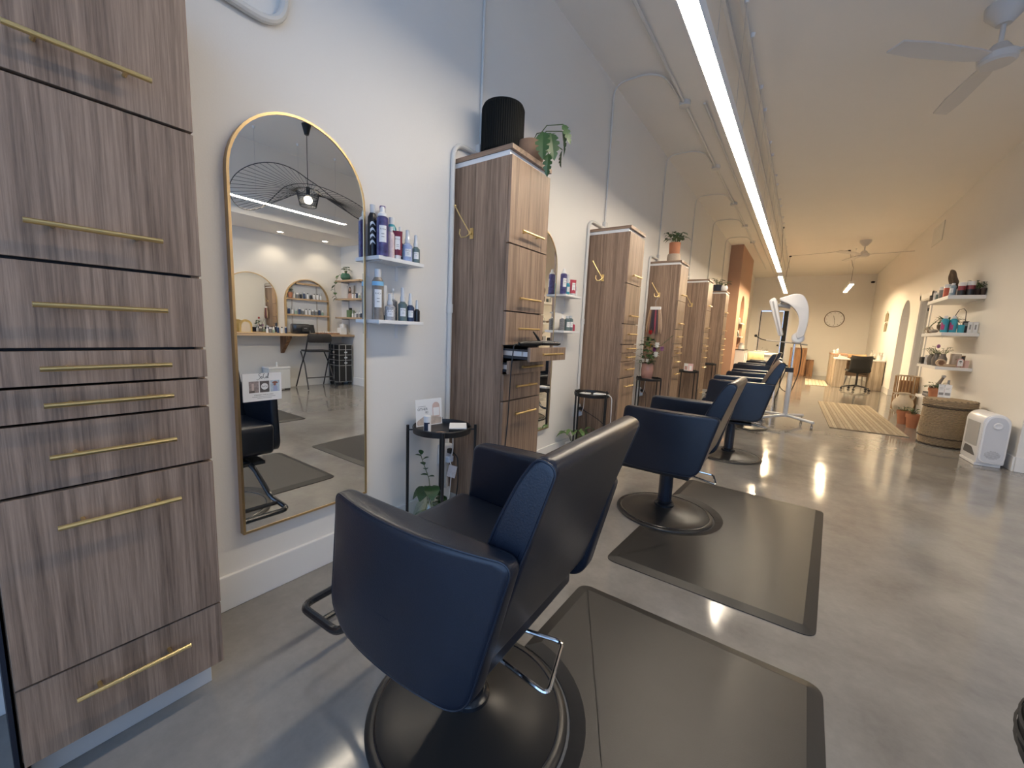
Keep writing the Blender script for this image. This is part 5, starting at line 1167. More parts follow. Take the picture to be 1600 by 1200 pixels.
# wicker hamper, air purifier, urn, pots, bamboo lantern
t = thing('wicker_hamper', 'round woven straw hamper with lid and dark braided bands', 'hamper', (1.515, 6.92, 0))
WK = mat('seagrass', (0.30, 0.22, 0.135), 0.85, noise=0.5, nscale=55, stretch=(1, 1, 3))
prof = []; K = 30
def hr(z): return 0.232-0.012*abs(z-0.22)/0.22
for k in range(K):
    z = 0.004+0.475*k/K; prof += [(hr(z)-0.004, z), (hr(z)+0.004, z+0.475/K*0.5)]
prof += [(hr(0.48)-0.01, 0.480), (0, 0.480)]
vs = []
N = 72
MB().lathe([(0, 0.004)]+prof, n=N).build('woven_body', WK, t)
lp = [(0, 0.4805), (0.226, 0.4805)]
for k in range(4): lp += [(0.227, 0.4805+0.018*k), (0.235, 0.4895+0.018*k)]
lp += [(0.228, 0.553), (0.15, 0.563), (0, 0.567)]
MB().lathe(lp, n=N).build('lid', WK, t)
BRD = mat('dark_braid', (0.055, 0.040, 0.028), 0.85, noise=0.4, nscale=80)
for z in (0.012, 0.105, 0.462, 0.548):
    MB().tube([((hr(min(z, .48))+0.006+0.0025*math.sin(9*a*2*PI/90*8))*math.cos(2*PI*a/90), (hr(min(z, .48))+0.006)*math.sin(2*PI*a/90), z+0.003*math.sin(a*1.9)) for a in range(90)], 0.0065, 6, closed=True).build('braid', BRD, t, smooth=SM)
t = thing('folded_cards', 'two white folded cards standing on the wicker hamper lid', 'card', (1.465, 6.96, 0.567))
for s, x in ((0.5, -0.032), (-0.5, 0.022)):
    q = MB().box(-0.028, 0.028, -0.001, 0.001, 0.001, 0.158); q.xform(Matrix.Translation((x, 0, 0)) @ Matrix.Rotation(s*0.5, 4, 'Z') @ Matrix.Rotation(-0.06, 4, 'X')); p = q.build('card_panel', PAPER, t)
    q = MB().box(-0.022, 0.022, -0.0018, -0.0011, 0.03, 0.06).box(-0.02, 0.01, -0.0018, -0.0011, 0.10, 0.103).box(-0.02, 0.016, -0.0018, -0.0011, 0.115, 0.118); q.xform(Matrix.Translation((x, 0, 0)) @ Matrix.Rotation(s*0.5, 4, 'Z') @ Matrix.Rotation(-0.06, 4, 'X')); q.build('print', INKG, p)
t = thing('air_purifier', 'white arched floor air purifier beside the wicker hamper', 'air purifier', (1.635, 6.14, 0), math.radians(4))
PW = mat('purifier_white', (0.78, 0.78, 0.79), 0.3)
def archp(w, z0, zt, n=18): return [(-w, z0), (w, z0)]+[(w*math.cos(PI*i/n), zt-w+w*math.sin(PI*i/n)) for i in range(n+1)]
MB().prism(archp(0.098, 0.03, 0.535), 'y', -0.19, 0.19).build('body', PW, t, bevel=0.012, smooth=SM)
MB().box(-0.102, 0.082, -0.175, 0.175, 0.001, 0.0295).build('foot', PW, t, bevel=0.004)
MB().prism(rounded([(-0.092, 0.035), (0.092, 0.035), (0.092, 0.44), (0.055, 0.523), (-0.055, 0.523), (-0.092, 0.44)], [0.07, 0.07, 0.05, 0.05, 0.05, 0.05], 6), 'y', -0.204, -0.1905).build('front_cover', WHITEG, t, bevel=0.004, smooth=SM)
MB().prism(rounded([(-0.078, 0.05), (0.078, 0.05), (0.078, 0.43), (0.046, 0.505), (-0.046, 0.505), (-0.078, 0.43)], [0.06, 0.06, 0.05, 0.04, 0.04, 0.05], 6), 'y', -0.207, -0.2042).build('front_panel', mat('purifier_face', (0.66, 0.67, 0.70), 0.3), t)
MB().lathe([(0.012, 0), (0.030, 0), (0.034, 0.010), (0.026, 0.015), (0.014, 0.011), (0.0, 0.009)], n=28).xform(Matrix.Translation((0.0, -0.2072, 0.42)) @ Matrix.Rotation(PI/2, 4, 'X')).build('dial', PW, t, smooth=SM)
gr = MB()
for i in range(-6, 7):
    for j in range(-4, 5):
        if (i/6.3)**2+(j/4.4)**2 < 1: gr.cyl((i*0.0085, -0.2072, 0.125+j*0.0095), (i*0.0085, -0.2088, 0.125+j*0.0095), 0.0032, n=6)
gr.build('grille', GREYP, t)
MB().prism([(-0.10, 0.185), (-0.096, 0.44), (-0.096, 0.44), (-0.0985, 0.185)], 'y', -0.12, 0.12).box(-0.101, -0.0985, -0.15, 0.13, 0.19, 0.43).build('side_grille', GREYP, t)
MB().prism(rounded([(-0.15, 0.09), (0.12, 0.09), (0.10, 0.17), (-0.05, 0.165)], 0.02), 'x', -0.1015, -0.0985).build('side_recess', mat('dark_recess', (0.10, 0.10, 0.10), 0.6), t)
MB().tube(bend([(0.085, 0.12, 0.20), (0.125, 0.05, 0.16), (0.12, -0.05, 0.04), (0.06, -0.0, 0.02)], 0.04), 0.006, 8).build('cord', WHITE, t, smooth=SM)
t = thing('clay_urn', 'cream clay urn with two handles on the floor by the bamboo lantern', 'urn', (1.53, 9.55, 0))
UR = mat('cream_clay', (0.55, 0.48, 0.38), 0.8, noise=0.15, nscale=14)
MB().lathe([(0, 0.001), (0.07, 0.001), (0.125, 0.09), (0.140, 0.17), (0.125, 0.24), (0.075, 0.30), (0.062, 0.335), (0.078, 0.372), (0.072, 0.376), (0.052, 0.335), (0, 0.33)], n=32).build('body', UR, t, smooth=SM)
for s in (1, -1): MB().tube([(s*0.068, 0, 0.35), (s*0.115, 0, 0.345), (s*0.130, 0, 0.31), (s*0.112, 0, 0.255)], 0.012, 8).build('handle', UR, t, smooth=SM)
for k, (x, y, lb) in enumerate(((1.415, 8.02, 'terracotta pot with dark succulent on the floor, nearer the aisle'), (1.36, 8.32, 'second terracotta pot on the floor, half behind the nearer one'))):
    t = thing('potted_plant', lb, 'plant', (x, y, 0))
    pot(t, [(0, 0.001), (0.055, 0.001), (0.072, 0.15), (0.080, 0.15), (0.083, 0.205), (0.074, 0.205), (0.07, 0.18), (0, 0.18)], TERRACOTTA, soil=(0.07, 0.182))
    tuft(t, 0.19, 18, 0.075, 0.075, 0.06, 0.032, LEAF, 0.3, 80+k)
t = thing('bamboo_lantern', 'tall slatted bamboo screen lantern standing by the doorway', 'lantern', (1.625, 10.12, 0))
BMB = mat('bamboo', (0.36, 0.22, 0.11), 0.6, noise=0.35, nscale=14)
for k in range(22):
    a = 2*PI*k/22
    for z0, z1 in ((0.015, 0.31), (0.33, 0.63)):
        MB().cyl((0.155*math.cos(a), 0.155*math.sin(a), z0), (0.155*math.cos(a), 0.155*math.sin(a), z1), 0.010, n=6).build('slat', BMB, t)
for z in (0.008, 0.32, 0.637): MB().tube([(0.155*math.cos(2*PI*k/40), 0.155*math.sin(2*PI*k/40), z) for k in range(40)], 0.0085, 6, closed=True).build('hoop', OAK, t, smooth=SM)
MB().cyl((0, 0, 0.012), (0, 0, 0.55), 0.10, n=24).build('paper_liner', mat('lantern_liner', (0.30, 0.17, 0.09), 0.8), t)
t = thing('wall_art', 'beige carved wall hanging in two pieces on the far right wall', 'wall art', (RW-0.014, 14.85, 1.8)); AR = mat('carved_beige', (0.27, 0.22, 0.15), 0.8, noise=0.3, nscale=30)
b = MB()
for z0, z1, hw in ((0.02, 0.25, 0.22), (-0.25, -0.01, 0.16)):
    for k in range(5):
        f = k/5; b.prism(rounded(rect_pts(-hw+2*hw*f, -hw+2*hw*(f+0.15), z0+0.02*(k % 2), z1-0.03*((k+1) % 2)), 0.02, 3), 'x', -0.012, 0.0)
    b.box(-0.008, 0.0, -hw, hw, (z0+z1)/2-0.012, (z0+z1)/2+0.012)
b.build('carving', AR, t)
MB().tube([(-0.004, -0.05, 0.25), (-0.004, 0, 0.30), (-0.004, 0.05, 0.25)], 0.003, 5).build('cord', AR, t)
t = thing('wall_vent', 'white air grille high on the right wall', 'vent', (RW-0.001, 10.70, 3.22))
MB().box(-0.010, 0, -0.36, 0.36, -0.17, 0.17).build('frame', CONDUIT, t, bevel=0.002); b = MB()
for k in range(12): b.box(-0.014, -0.010, -0.32, 0.32, -0.148+0.026*k, -0.138+0.026*k)
b.build('slats', TRIM, t)
t = thing('wall_switch', 'small dark light switch beside the doorway trim', 'switch', (RW-0.001, 9.25, 1.37)); MB().box(-0.006, 0, -0.035, 0.035, -0.055, 0.055).build('plate', TRIM, t, bevel=0.002); MB().box(-0.010, -0.006, -0.020, -0.004, -0.03, 0.03).box(-0.010, -0.006, 0.004, 0.020, -0.03, 0.03).build('rocker', INKG, t)

# ------------------------------------------------------------------ back of the room
t = thing('wall_clock', 'round white wall clock with thin dark rim on the back wall', 'clock', (0.825, BY-0.001, 2.03)); 
MB().lathe([(0.262, 0), (0.282, 0.0), (0.284, 0.03), (0.268, 0.034), (0.262, 0.028)], n=48, caps=False).xform(Matrix.Rotation(PI/2, 4, 'X')).build('rim', mat('clock_rim', (0.16, 0.13, 0.10), 0.4, 0.5), t, smooth=SM)
MB().cyl((0, -0.004, 0), (0, -0.015, 0), 0.262, n=48).build('face', PAPER, t); b = MB()
for k in range(12):
    a = PI/6*k; b.xform(Matrix.Rotation(0, 4, 'Y')); q = MB().box(-0.004, 0.004, -0.0165, -0.0155, 0.20, 0.235).xform(Matrix.Rotation(a, 4, 'Y')); b.add(q.v, q.f)
b.build('hour_mark', INK, t)
MB().box(-0.005, 0.005, -0.020, -0.018, -0.03, 0.12).xform(Matrix.Rotation(math.radians(-14), 4, 'Y')).build('hour_hand', INK, t)
MB().box(-0.0035, 0.0035, -0.023, -0.021, -0.03, 0.19).xform(Matrix.Rotation(math.radians(172), 4, 'Y')).build('minute_hand', INK, t)
t = thing('security_camera', 'small black camera high in the back right corner', 'camera', (1.70, BY-0.02, 3.28)); MB().cyl((0, 0.02, 0), (0, -0.03, 0), 0.02, n=12).build('bracket', BLK, t); MB().ball((0, -0.06, -0.01), 0.045, 12, (1.3, 1, 0.8)).build('body', BLK, t, smooth=SM)
t = thing('reception_desk', 'pale oak reception desk with white top at the back of the salon', 'desk', (0.78, 13.92, 0))
MB().box(-0.01, 1.01, -0.02, 0.75, 0.752, 0.785).build('desktop', TRIM, t, bevel=0.003)
MB().box(0.0, 0.245, 0.0, 0.70, 0.002, 0.7515).build('pedestal', OAK, t, bevel=0.003)
MB().box(0.755, 1.0, 0.0, 0.70, 0.002, 0.7515).build('pedestal', OAK, t, bevel=0.003)
MB().box(1.0, 1.012, 0.0, 0.70, 0.002, 0.7515).build('dark_end_sheet', BLKM, t)
MB().box(0.245, 0.755, 0.66, 0.69, 0.30, 0.7515).build('modesty_panel', OAKX, t)
t = thing('side_counter', 'tall pale wooden counter running back from the reception desk', 'counter', (0.74, 14.78, 0))
MB().box(0.0, 0.34, 0.0, 1.4, 0.002, 0.858).build('cabinet_body', OAK, t, bevel=0.003); MB().box(-0.015, 0.355, -0.015, 1.415, 0.8585, 0.89).build('worktop', mat('coral_top', (0.42, 0.22, 0.14), 0.5), t, bevel=0.003)
def office_chair(label, x, y, rz, shell, legs, star=True, hs=0.46):
    t = thing('office_chair', label, 'chair', (x, y, 0), rz)
    # front = +x
    sh = MB(); nU, nV = 8, 12; vs = []
    for i in range(nU+1):
        u = i/nU
        for j in range(nV+1):
            v = -1+2*j/nV; w = 0.225-0.02*u
            if u < 0.5: x_, z_ = 0.22-0.40*(u/0.5), hs+0.02-0.03*math.sin(PI*u/0.5)
            else: k = (u-0.5)/0.5; x_, z_ = -0.18-0.09*k, hs+0.02+0.40*k
            vs.append((x_+0.06*v*v*(1 if u > 0.5 else 0.15), w*v, z_+0.05*v*v*(0.3 if u > 0.5 else 0.7)))
    W = nV+1; sh.add(vs, [(i*W+j, i*W+j+1, (i+1)*W+j+1, (i+1)*W+j) for i in range(nU) for j in range(nV)])
    o = sh.build('shell', shell, t, smooth=1.5); m_ = o.modifiers.new('thickness', 'SOLIDIFY'); m_.thickness = 0.03; m_.offset = 0
    if star:
        MB().cyl((0, 0, 0.10), (0, 0, hs-0.02), 0.024, n=14).build('gas_column', legs, t, smooth=SM); b = MB()
        for k in range(5):
            a = 2*PI*k/5+0.3; b.tube([(0, 0, 0.13), (0.29*math.cos(a), 0.29*math.sin(a), 0.075)], 0.016, 8, radii=[0.02, 0.014])
        b.build('star_base', legs, t, smooth=SM)
        for k in range(5):
            a = 2*PI*k/5+0.3; MB().cyl((0.29*math.cos(a)-0.018, 0.29*math.sin(a), 0.030), (0.29*math.cos(a)+0.018, 0.29*math.sin(a), 0.030), 0.028, n=14).build('caster', BLK, t, smooth=SM)
        MB().tube([(0.0, 0.0, hs-0.04), (0.05, -0.18, hs-0.05)], 0.006, 6).build('height_lever', legs, t)
    else:
        for sx in (1, -1):
            for sy in (1, -1): MB().cyl((0.14*sx, 0.15*sy, hs-0.02), (0.21*sx, 0.21*sy, 0.0), 0.015, 0.012, n=10).build('leg', legs, t, smooth=SM)
        MB().box(-0.16, 0.16, -0.17, 0.17, hs-0.03, hs-0.018).build('seat_frame', legs, t)
    return t
office_chair('black swivel chair on casters in front of the reception desk', 1.24, 13.52, math.radians(96), BLKM, BLK)
office_chair('tan shell chair with white legs behind the reception desk', 1.36, 14.98, math.radians(-80), mat('tan_shell', (0.46, 0.27, 0.14), 0.5), WHITE, False)
DZ_ = 0.7855
t = thing('desk_phone', 'white phone and papers on the left of the reception desk', 'phone', (0.93, 14.2, DZ_)); MB().prism([(-0.10, 0.0005), (0.10, 0.0005), (0.10, 0.03), (-0.06, 0.075)], 'y', -0.08, 0.08).build('base', WHITE, t, bevel=0.005); MB().box(-0.08, -0.04, -0.09, 0.09, 0.078, 0.10).build('handset', WHITEG, t, bevel=0.01)
t = thing('tape_dispenser', 'small black dispenser on the reception desk', 'dispenser', (1.14, 14.15, DZ_)); MB().prism(rounded([(-0.07, 0.0005), (0.05, 0.0005), (0.05, 0.05), (0.0, 0.065), (-0.04, 0.03)], 0.015), 'y', -0.03, 0.03).build('body', BLK, t); MB().cyl((0.015, -0.02, 0.045), (0.015, 0.02, 0.045), 0.03, n=18).build('roll', CLR, t, smooth=SM)
rb_('white soap bottle with pump on the tall side counter', 0.87, 15.1, 0.8905, 0.19, 0.035, 'pump', WHITE, WHITE)
rb_('short white jar on the tall side counter', 0.80, 14.95, 0.8905, 0.10, 0.045, 'jar', WHITE, WHITE)
rb_('tall clear pump bottle on the right of the reception desk', 1.53, 14.3, DZ_, 0.24, 0.034, 'pump', mat('amber_clear', (0.50, 0.46, 0.38), 0.2), WHITE)
rb_('second clear bottle with dark label beside the tall one on the reception desk', 1.60, 14.35, DZ_, 0.17, 0.032, 'spray', mat('amber_clear', (0, 0, 0)), WHITE, body2=(BKB, 0.1, 0.45))
t = thing('pen_cup', 'white pen cup with dark pens at the right end of the reception desk', 'cup', (1.68, 14.05, DZ_)); MB().lathe([(0, 0.0005), (0.05, 0.0005), (0.055, 0.13), (0.048, 0.13), (0.046, 0.02), (0, 0.02)], n=20).build('cup', WHITE, t, smooth=SM)
for k in range(4): MB().cyl((0.012*(k-1.5), 0, 0.022), (0.028*(k-1.5), 0.01*(k % 2), 0.20), 0.005, n=6).build('pen', BLK if k % 2 else CLR, t)
# wooden boards by the back wall
for x, y, w, h, lb in ((-0.07, 17.40, 0.24, 0.98, 'tall rustic wooden box standing against the back wall'), (0.22, 17.75, 0.185, 0.58, 'shorter rustic wooden box standing against the back wall')):
    t = thing('wooden_box', lb, 'box', (x, y, 0), group='rustic wooden boxes at the back')
    for k in range(4): MB().box(-w+2*w*k/4, -w+2*w*(k+0.96)/4, -0.16, -0.14, 0.002, h).build('board', RUSTIC, t, bevel=0.002)
    MB().box(-w, w, -0.139, 0.15, 0.002, h-0.01).build('body', RUSTIC, t)
    for z in (0.002, h-0.05): MB().box(-w, w, -0.165, -0.1602, z, z+0.05).build('rail', RUSTIC, t)
# shampoo basin with yellow towels
t = thing('shampoo_basin', 'white shampoo basin station behind the last salon chair', 'basin', (-1.02, 14.9, 0))
MB().box(-0.32, 0.32, -0.20, 0.25, 0.002, 0.72).build('cabinet', WHITE, t, bevel=0.01); MB().box(-0.42, 0.50, -0.28, 0.30, 0.7205, 0.80).build('basin_body', WHITEG, t, bevel=0.03, smooth=SM)
MB().lathe([(0.0, 0.803), (0.14, 0.803), (0.19, 0.84), (0.20, 0.845), (0.205, 0.835), (0.15, 0.80)], (0, 0, 0), 28, False).build('bowl_rim', WHITEG, t, smooth=SM)
MB().tube([(0.0, 0.22, 0.80), (0.0, 0.22, 0.92), (0.0, 0.15, 0.96), (0.0, 0.07, 0.94)], 0.012, 8).build('faucet', CHROME, t, smooth=SM); MB().tube([(0.1, 0.22, 0.80), (0.1, 0.22, 0.88), (0.17, 0.2, 0.90)], 0.009, 8).tube([(-0.1, 0.22, 0.80), (-0.1, 0.22, 0.88), (-0.17, 0.2, 0.90)], 0.009, 8).build('tap_lever', CHROME, t, smooth=SM)
t = thing('yellow_towel', 'pale yellow towel hanging over the white shampoo basin', 'towel', (-1.12, 14.60, 0)); tw = MB(); vs = []
for j in range(13):
    x = -0.19+0.38*j/12
    for i, (y, z) in enumerate(((0.10, 0.812), (0.0, 0.814), (-0.02, 0.80), (-0.025, 0.66), (-0.03, 0.46))): vs.append((x*(1+0.05*i), y-0.012*math.sin(j*1.4)*(i > 2), z))
tw.add(vs, [(j*5+i, j*5+i+1, (j+1)*5+i+1, (j+1)*5+i) for j in range(12) for i in range(4)]); o = tw.build('cloth', mat('towel_yellow', (0.66, 0.60, 0.34), 0.95, noise=0.2, nscale=40), t, smooth=1.5); m_ = o.modifiers.new('thickness', 'SOLIDIFY'); m_.thickness = 0.012
for x, y, lb in ((-1.38, 14.75, 'left black bottle standing by the shampoo basin'),):
    pass
# shelves in the pier niche and the white cabinet below
for z, lb in ((1.62, 'upper white shelf in the arched niche of the terracotta pier'), (1.25, 'lower white shelf in the arched niche of the terracotta pier')):
    t = thing('niche_shelf', lb, 'shelf', (0, 0, 0)); MB().box(LW+0.0105, PX+0.055, nyc-nr+0.003, nyc+nr-0.003, z-0.018, z).build('board', TRIM, t, bevel=0.002); MB().box(LW+0.0105, LW+0.03, nyc-nr+0.003, nyc+nr-0.003, z-0.04, z-0.0185).build('cleat', TRIM, t)
GN = 'bottles in the niche of the terracotta pier'
rb_('dark bottle on the upper niche shelf', -1.50, 12.72, 1.6205, 0.17, 0.035, 'pump', GRN, BKB, g=GN); rb_('grey bottle on the upper niche shelf', -1.50, 12.95, 1.6205, 0.15, 0.035, 'tall', PAT, WHITE, g=GN)
rb_('tall black pump bottle on the lower niche shelf', -1.50, 12.75, 1.2505, 0.22, 0.035, 'pump', BKB, BKB, g=GN); rb_('dark green bottle on the lower niche shelf', -1.50, 12.98, 1.2505, 0.17, 0.035, 'spray', GRN, WHITE, g=GN); rb_('white jar at the back of the lower niche shelf', -1.55, 13.15, 1.2505, 0.12, 0.045, 'jar', WHITE, WHITE, g=GN)
t = thing('white_cabinet', 'small white panelled cabinet with dark top under the niche of the terracotta pier', 'cabinet', (PX+0.002, 12.90, 0))
MB().box(0, 0.20, -0.42, 0.42, 0.002, 0.88).build('body', TRIM, t, bevel=0.003); MB().box(0, 0.215, -0.435, 0.435, 0.8805, 0.905).build('top', BLK, t, bevel=0.002)
for a, b_ in ((-0.40, -0.01), (0.01, 0.40)):
    d = MB().box(0.2005, 0.215, a, b_, 0.08, 0.86).build('door', TRIM, t, bevel=0.002); MB().box(0.2152, 0.219, a, a+0.05, 0.08, 0.86).box(0.2152, 0.219, b_-0.05, b_, 0.08, 0.86).box(0.2152, 0.219, a+0.05, b_-0.05, 0.08, 0.14).box(0.2152, 0.219, a+0.05, b_-0.05, 0.80, 0.86).build('door_frame', GREYP, d)
for y, h, lb in ((12.62, 0.16, 'left clear canister on the white cabinet'), (12.82, 0.18, 'middle clear canister on the white cabinet'), (13.02, 0.15, 'right clear canister on the white cabinet')): rb_(lb, PX+0.10, y, 0.9055, h, 0.05, 'jar', CLR, SILV, g='canisters on the white cabinet')
t = thing('tall_cart', 'narrow white and black cart beside the sixth cabinet', 'cart', (-1.60, 9.85, 0)); MB().box(-0.13, 0.20, -0.10, 0.10, 0.70, 0.735).build('top', BLK, t, bevel=0.003); MB().box(-0.13, 0.19, -0.095, -0.075, 0.06, 0.6995).box(-0.13, 0.19, 0.075, 0.095, 0.06, 0.6995).build('side_panel', WHITE, t)
for z in (0.09, 0.25, 0.41, 0.57): MB().box(-0.12, 0.188, -0.0745, 0.0745, z, z+0.13).build('drawer', BLKG, t, bevel=0.003)
for sx in (-0.1, 0.16):
    for sy in (-0.07, 0.07): MB().cyl((sx-0.01, sy, 0.028), (sx+0.01, sy, 0.028), 0.027, n=12).build('caster', BLK, t)

# ------------------------------------------------------------------ the alcove seen in the nearest mirror
t = thing('counter', 'long wooden counter along the alcove wall, seen in the nearest mirror', 'counter', (0, 0, 0))
MB().box(3.38, X1-0.001, 0.6, 4.449, 0.905, 0.945).build('worktop', OAKY, t, bevel=0.003)
for y in (1.0, 2.2, 3.33): MB().prism([(X1-0.0165, 0.60), (X1-0.0165, 0.9045), (3.50, 0.9045), (3.50, 0.87)], 'y', y-0.03, y+0.03).build('bracket', RUSTIC, t)
CT = 0.9455
arched_mirror('arched mirror standing on the alcove counter, reflecting a walnut cabinet', X1, -1, 2.46, 3.27, CT, 1.895, None, 0.012, 0.03)
# arched shelf niche
y0, y1, zt = 3.39, 4.165, 1.885; yc = (y0+y1)/2
t = thing('arched_shelf_case', 'arched gold edged case of hair products on the alcove wall', 'shelf', (X1, yc, CT))
o_ = [(p[0]-yc, p[1]-CT) for p in arch_outline(y0, y1, CT+0.001, zt)]; i_ = [(p[0]-yc, p[1]-CT) for p in arch_outline(y0+0.012, y1-0.012, CT+0.013, zt-0.012)]
vs = []; n = len(o_)
for X, ring in ((-0.0005, o_), (-0.062, o_), (-0.062, i_), (-0.0005, i_)): vs += [(X, a, b) for a, b in ring]
MB().add(vs, [(q*n+k, q*n+(k+1) % n, ((q+1) % 4)*n+(k+1) % n, ((q+1) % 4)*n+k) for q in range(4) for k in range(n)]).build('frame', BRASSD, t)
MB().prism(i_, 'x', -0.006, -0.001).build('back_panel', mat('case_back', (0.60, 0.63, 0.66), 0.6), t)
for z in (0.30, 0.575, 0.84):
    hw = (y1-y0)/2-0.013; zs = zt-CT-(y1-y0)/2
    if z > zs: hw = math.sqrt(max(0.001, ((y1-y0)/2-0.013)**2-(z+0.03-zs)**2))
    MB().box(-0.060, -0.0065, -hw, hw, z, z+0.028).build('shelf_board', OAKY, t)
for y in (-0.26, 0.18): MB().box(-0.0115, -0.0065, y-0.012, y+0.012, 0.02, 0.83).build('standard', GREYP, t)
protos = {}
def mini(label, x, y, z, key, group):
    specs = {0: (0.115, 0.018, 'pump', BKB, WHITE), 1: (0.10, 0.020, 'tall', WHITE, BKB), 2: (0.125, 0.017, 'spray', WHITE, SILV), 3: (0.09, 0.022, 'jar', BW, WHITE), 4: (0.11, 0.019, 'tall', NAV, WHITE), 5: (0.10, 0.020, 'spray', bm('sage', (0.30, 0.40, 0.33)), WHITE)}
    h, r, k, m, c = specs[key]
    if key not in protos: protos[key] = bottle(label, x, y, z, h, r, k, m, c, False, 0, group); return protos[key]
    return dup(protos[key], (x, y, z), label=label, group=group)
random.seed(5)
desc = ['black pump', 'plain white', 'white spray', 'monochrome', 'navy', 'sage green']
def row(x, z, ys, where, grp, jit=0.004):
    for k, y in enumerate(ys):
        key = random.randrange(6)
        mini('%s bottle, one of the small ones %s' % (desc[key], where), x+rnd(-jit, jit), y, z, key, '%s bottles %s' % (desc[key], where))
row(X1-0.035, CT+0.3285, [3.45+0.060*k for k in range(11)], 'on the lower board of the arched case', 'products on the lower board of the arched case')
row(X1-0.035, CT+0.6035, [3.54+0.060*k for k in range(9)], 'on the upper board of the arched case', 'products on the upper board of the arched case')
t = thing('potted_plant', 'small plant in a terracotta pot at the left of the arched case', 'plant', (X1-0.046, 3.475, CT+0.6035)); pot(t, [(0, 0), (0.030, 0), (0.038, 0.09), (0.032, 0.09), (0.030, 0.075), (0, 0.075)], TERRACOTTA, soil=(0.030, 0.077)); tuft(t, 0.09, 10, 0.02, 0.06, 0.05, 0.035, LEAF, 0.4, 91)
# on the counter
t = thing('picture_frame', 'small gold arched picture frame on the alcove counter', 'picture', (3.62, 2.72, CT)); q = arch_outline(-0.09, 0.09, 0.001, 0.20)
MB().prism(q, 'x', -0.008, 0.008).build('frame', BRASS, t); MB().prism([(a*0.72, 0.03+(b-0.03)*0.80) for a, b in q], 'x', -0.010, -0.0085).build('print', mat('cream_print', (0.62, 0.54, 0.42), 0.7), t)
row(3.60, CT, [3.02, 3.07, 3.12, 3.19, 3.25, 3.31], 'standing on the alcove counter', 'small bottles on the alcove counter')
t = thing('card_printer', 'black rounded appliance box on the alcove counter', 'appliance', (3.50, 3.50, CT)); MB().box(-0.11, 0.11, -0.12, 0.12, 0.001, 0.165).build('housing', BLKG, t, bevel=0.025, smooth=SM); MB().box(-0.113, -0.1105, -0.02, 0.09, 0.04, 0.12).build('panel', INK, t); MB().box(-0.1145, -0.113, 0.01, 0.06, 0.085, 0.10).build('display', INKG, t)
t = thing('phone_stand', 'black phone on a tilted stand beside the black appliance', 'phone', (3.48, 3.71, CT)); MB().box(-0.008, 0.008, -0.04, 0.04, 0.012, 0.16).xform(Matrix.Rotation(0.3, 4, 'Y')).build('phone', BLKG, t, bevel=0.004); MB().box(-0.04, 0.06, -0.035, 0.035, 0.0005, 0.011).build('stand', OAK, t, bevel=0.003)
t = thing('wooden_tray', 'low wooden tray with a row of small white caps on the alcove counter', 'tray', (3.52, 4.0, CT)); MB().box(-0.06, 0.06, -0.20, 0.20, 0.0005, 0.022).build('tray', RUSTIC, t, bevel=0.003)
for k in range(9): MB().lathe([(0, 0.0225), (0.015, 0.0225), (0.015, 0.045), (0, 0.047)], (0, -0.165+0.041*k, 0), 12).build('cap', WHITE, t, smooth=SM)
t = thing('tissue_box', 'white tissue box with raised tissue on the alcove counter', 'box', (3.50, 4.268, CT)); MB().box(-0.06, 0.06, -0.06, 0.06, 0.0005, 0.12).build('box', WHITE, t, bevel=0.004); MB().add([(-0.03, 0, 0.1205), (0.03, 0, 0.1205), (0.015, 0.02, 0.20), (-0.02, 0.01, 0.21), (0, -0.02, 0.16)], [(0, 1, 2, 3), (0, 4, 3), (1, 2, 4)]).build('tissue', PAPER, t)
rb_('white round canister on the alcove counter by the corner', 3.61, 4.36, CT, 0.19, 0.06, 'jar', WHITE, WHITE)
# wooden shelves on the end wall
GE = 'wooden shelves on the alcove end wall'
for z, lb in ((1.90, 'top wooden shelf on the alcove end wall, with trailing plant'), (1.572, 'middle wooden shelf on the alcove end wall, with portrait picture'), (1.235, 'bottom wooden shelf on the alcove end wall')):
    t = thing('wall_shelf', lb, 'shelf', (0, 0, 0), group=GE); MB().box(2.95, 3.72, 4.27, 4.449, z, z+0.028).build('board', OAKX, t, bevel=0.002)
    for x in (3.1, 3.55): MB().box(x-0.01, x+0.01, 4.30, 4.449, z-0.02, z-0.0005).build('bracket', GREYP, t)
for x in (3.1, 3.55): structure(MB().box(x-0.012, x+0.012, 4.443, 4.4495, 0.98, 2.05).build('trim_2', GREYP))
t = thing('potted_plant', 'trailing plant in a round green pot on the top alcove shelf', 'plant', (3.47, 4.335, 1.9285)); pot(t, [(0, 0), (0.05, 0), (0.085, 0.04), (0.085, 0.085), (0.06, 0.125), (0.052, 0.12), (0, 0.11)], mat('green_ceramic', (0.04, 0.13, 0.09), 0.25)); tuft(t, 0.12, 16, 0.055, 0.12, 0.06, 0.05, LEAF, 0.6, 93)
vn = MB(); vl = MB(); random.seed(9); vp = [(0.0, 0, 0.11), (0.12, -0.05, 0.10), (0.20, -0.08, -0.02), (0.22, -0.09, -0.15), (0.19, -0.09, -0.28), (0.12, -0.10, -0.35)]
vn.tube(vp, 0.003, 5)
for a, b in zip(vp[1:], vp[2:]):
    for f in (0.1, 0.55):
        p = Vector(a).lerp(Vector(b), f); vl.leaf(p, (rnd(-1, 1), -0.5, rnd(-0.6, 0.3)), 0.08, 0.065, 0.5)
vn.build('vine', STEM, t); o = vl.build('vine_leaves', LEAF, t, smooth=1.2); o['kind'] = 'stuff'
t = thing('portrait_picture', 'unframed portrait print of a long haired person on the middle alcove shelf', 'picture', (3.40, 4.38, 1.6005)); MB().box(-0.10, 0.10, -0.006, 0.006, 0.0005, 0.235).build('board', mat('print_grey', (0.50, 0.48, 0.46), 0.6), t)
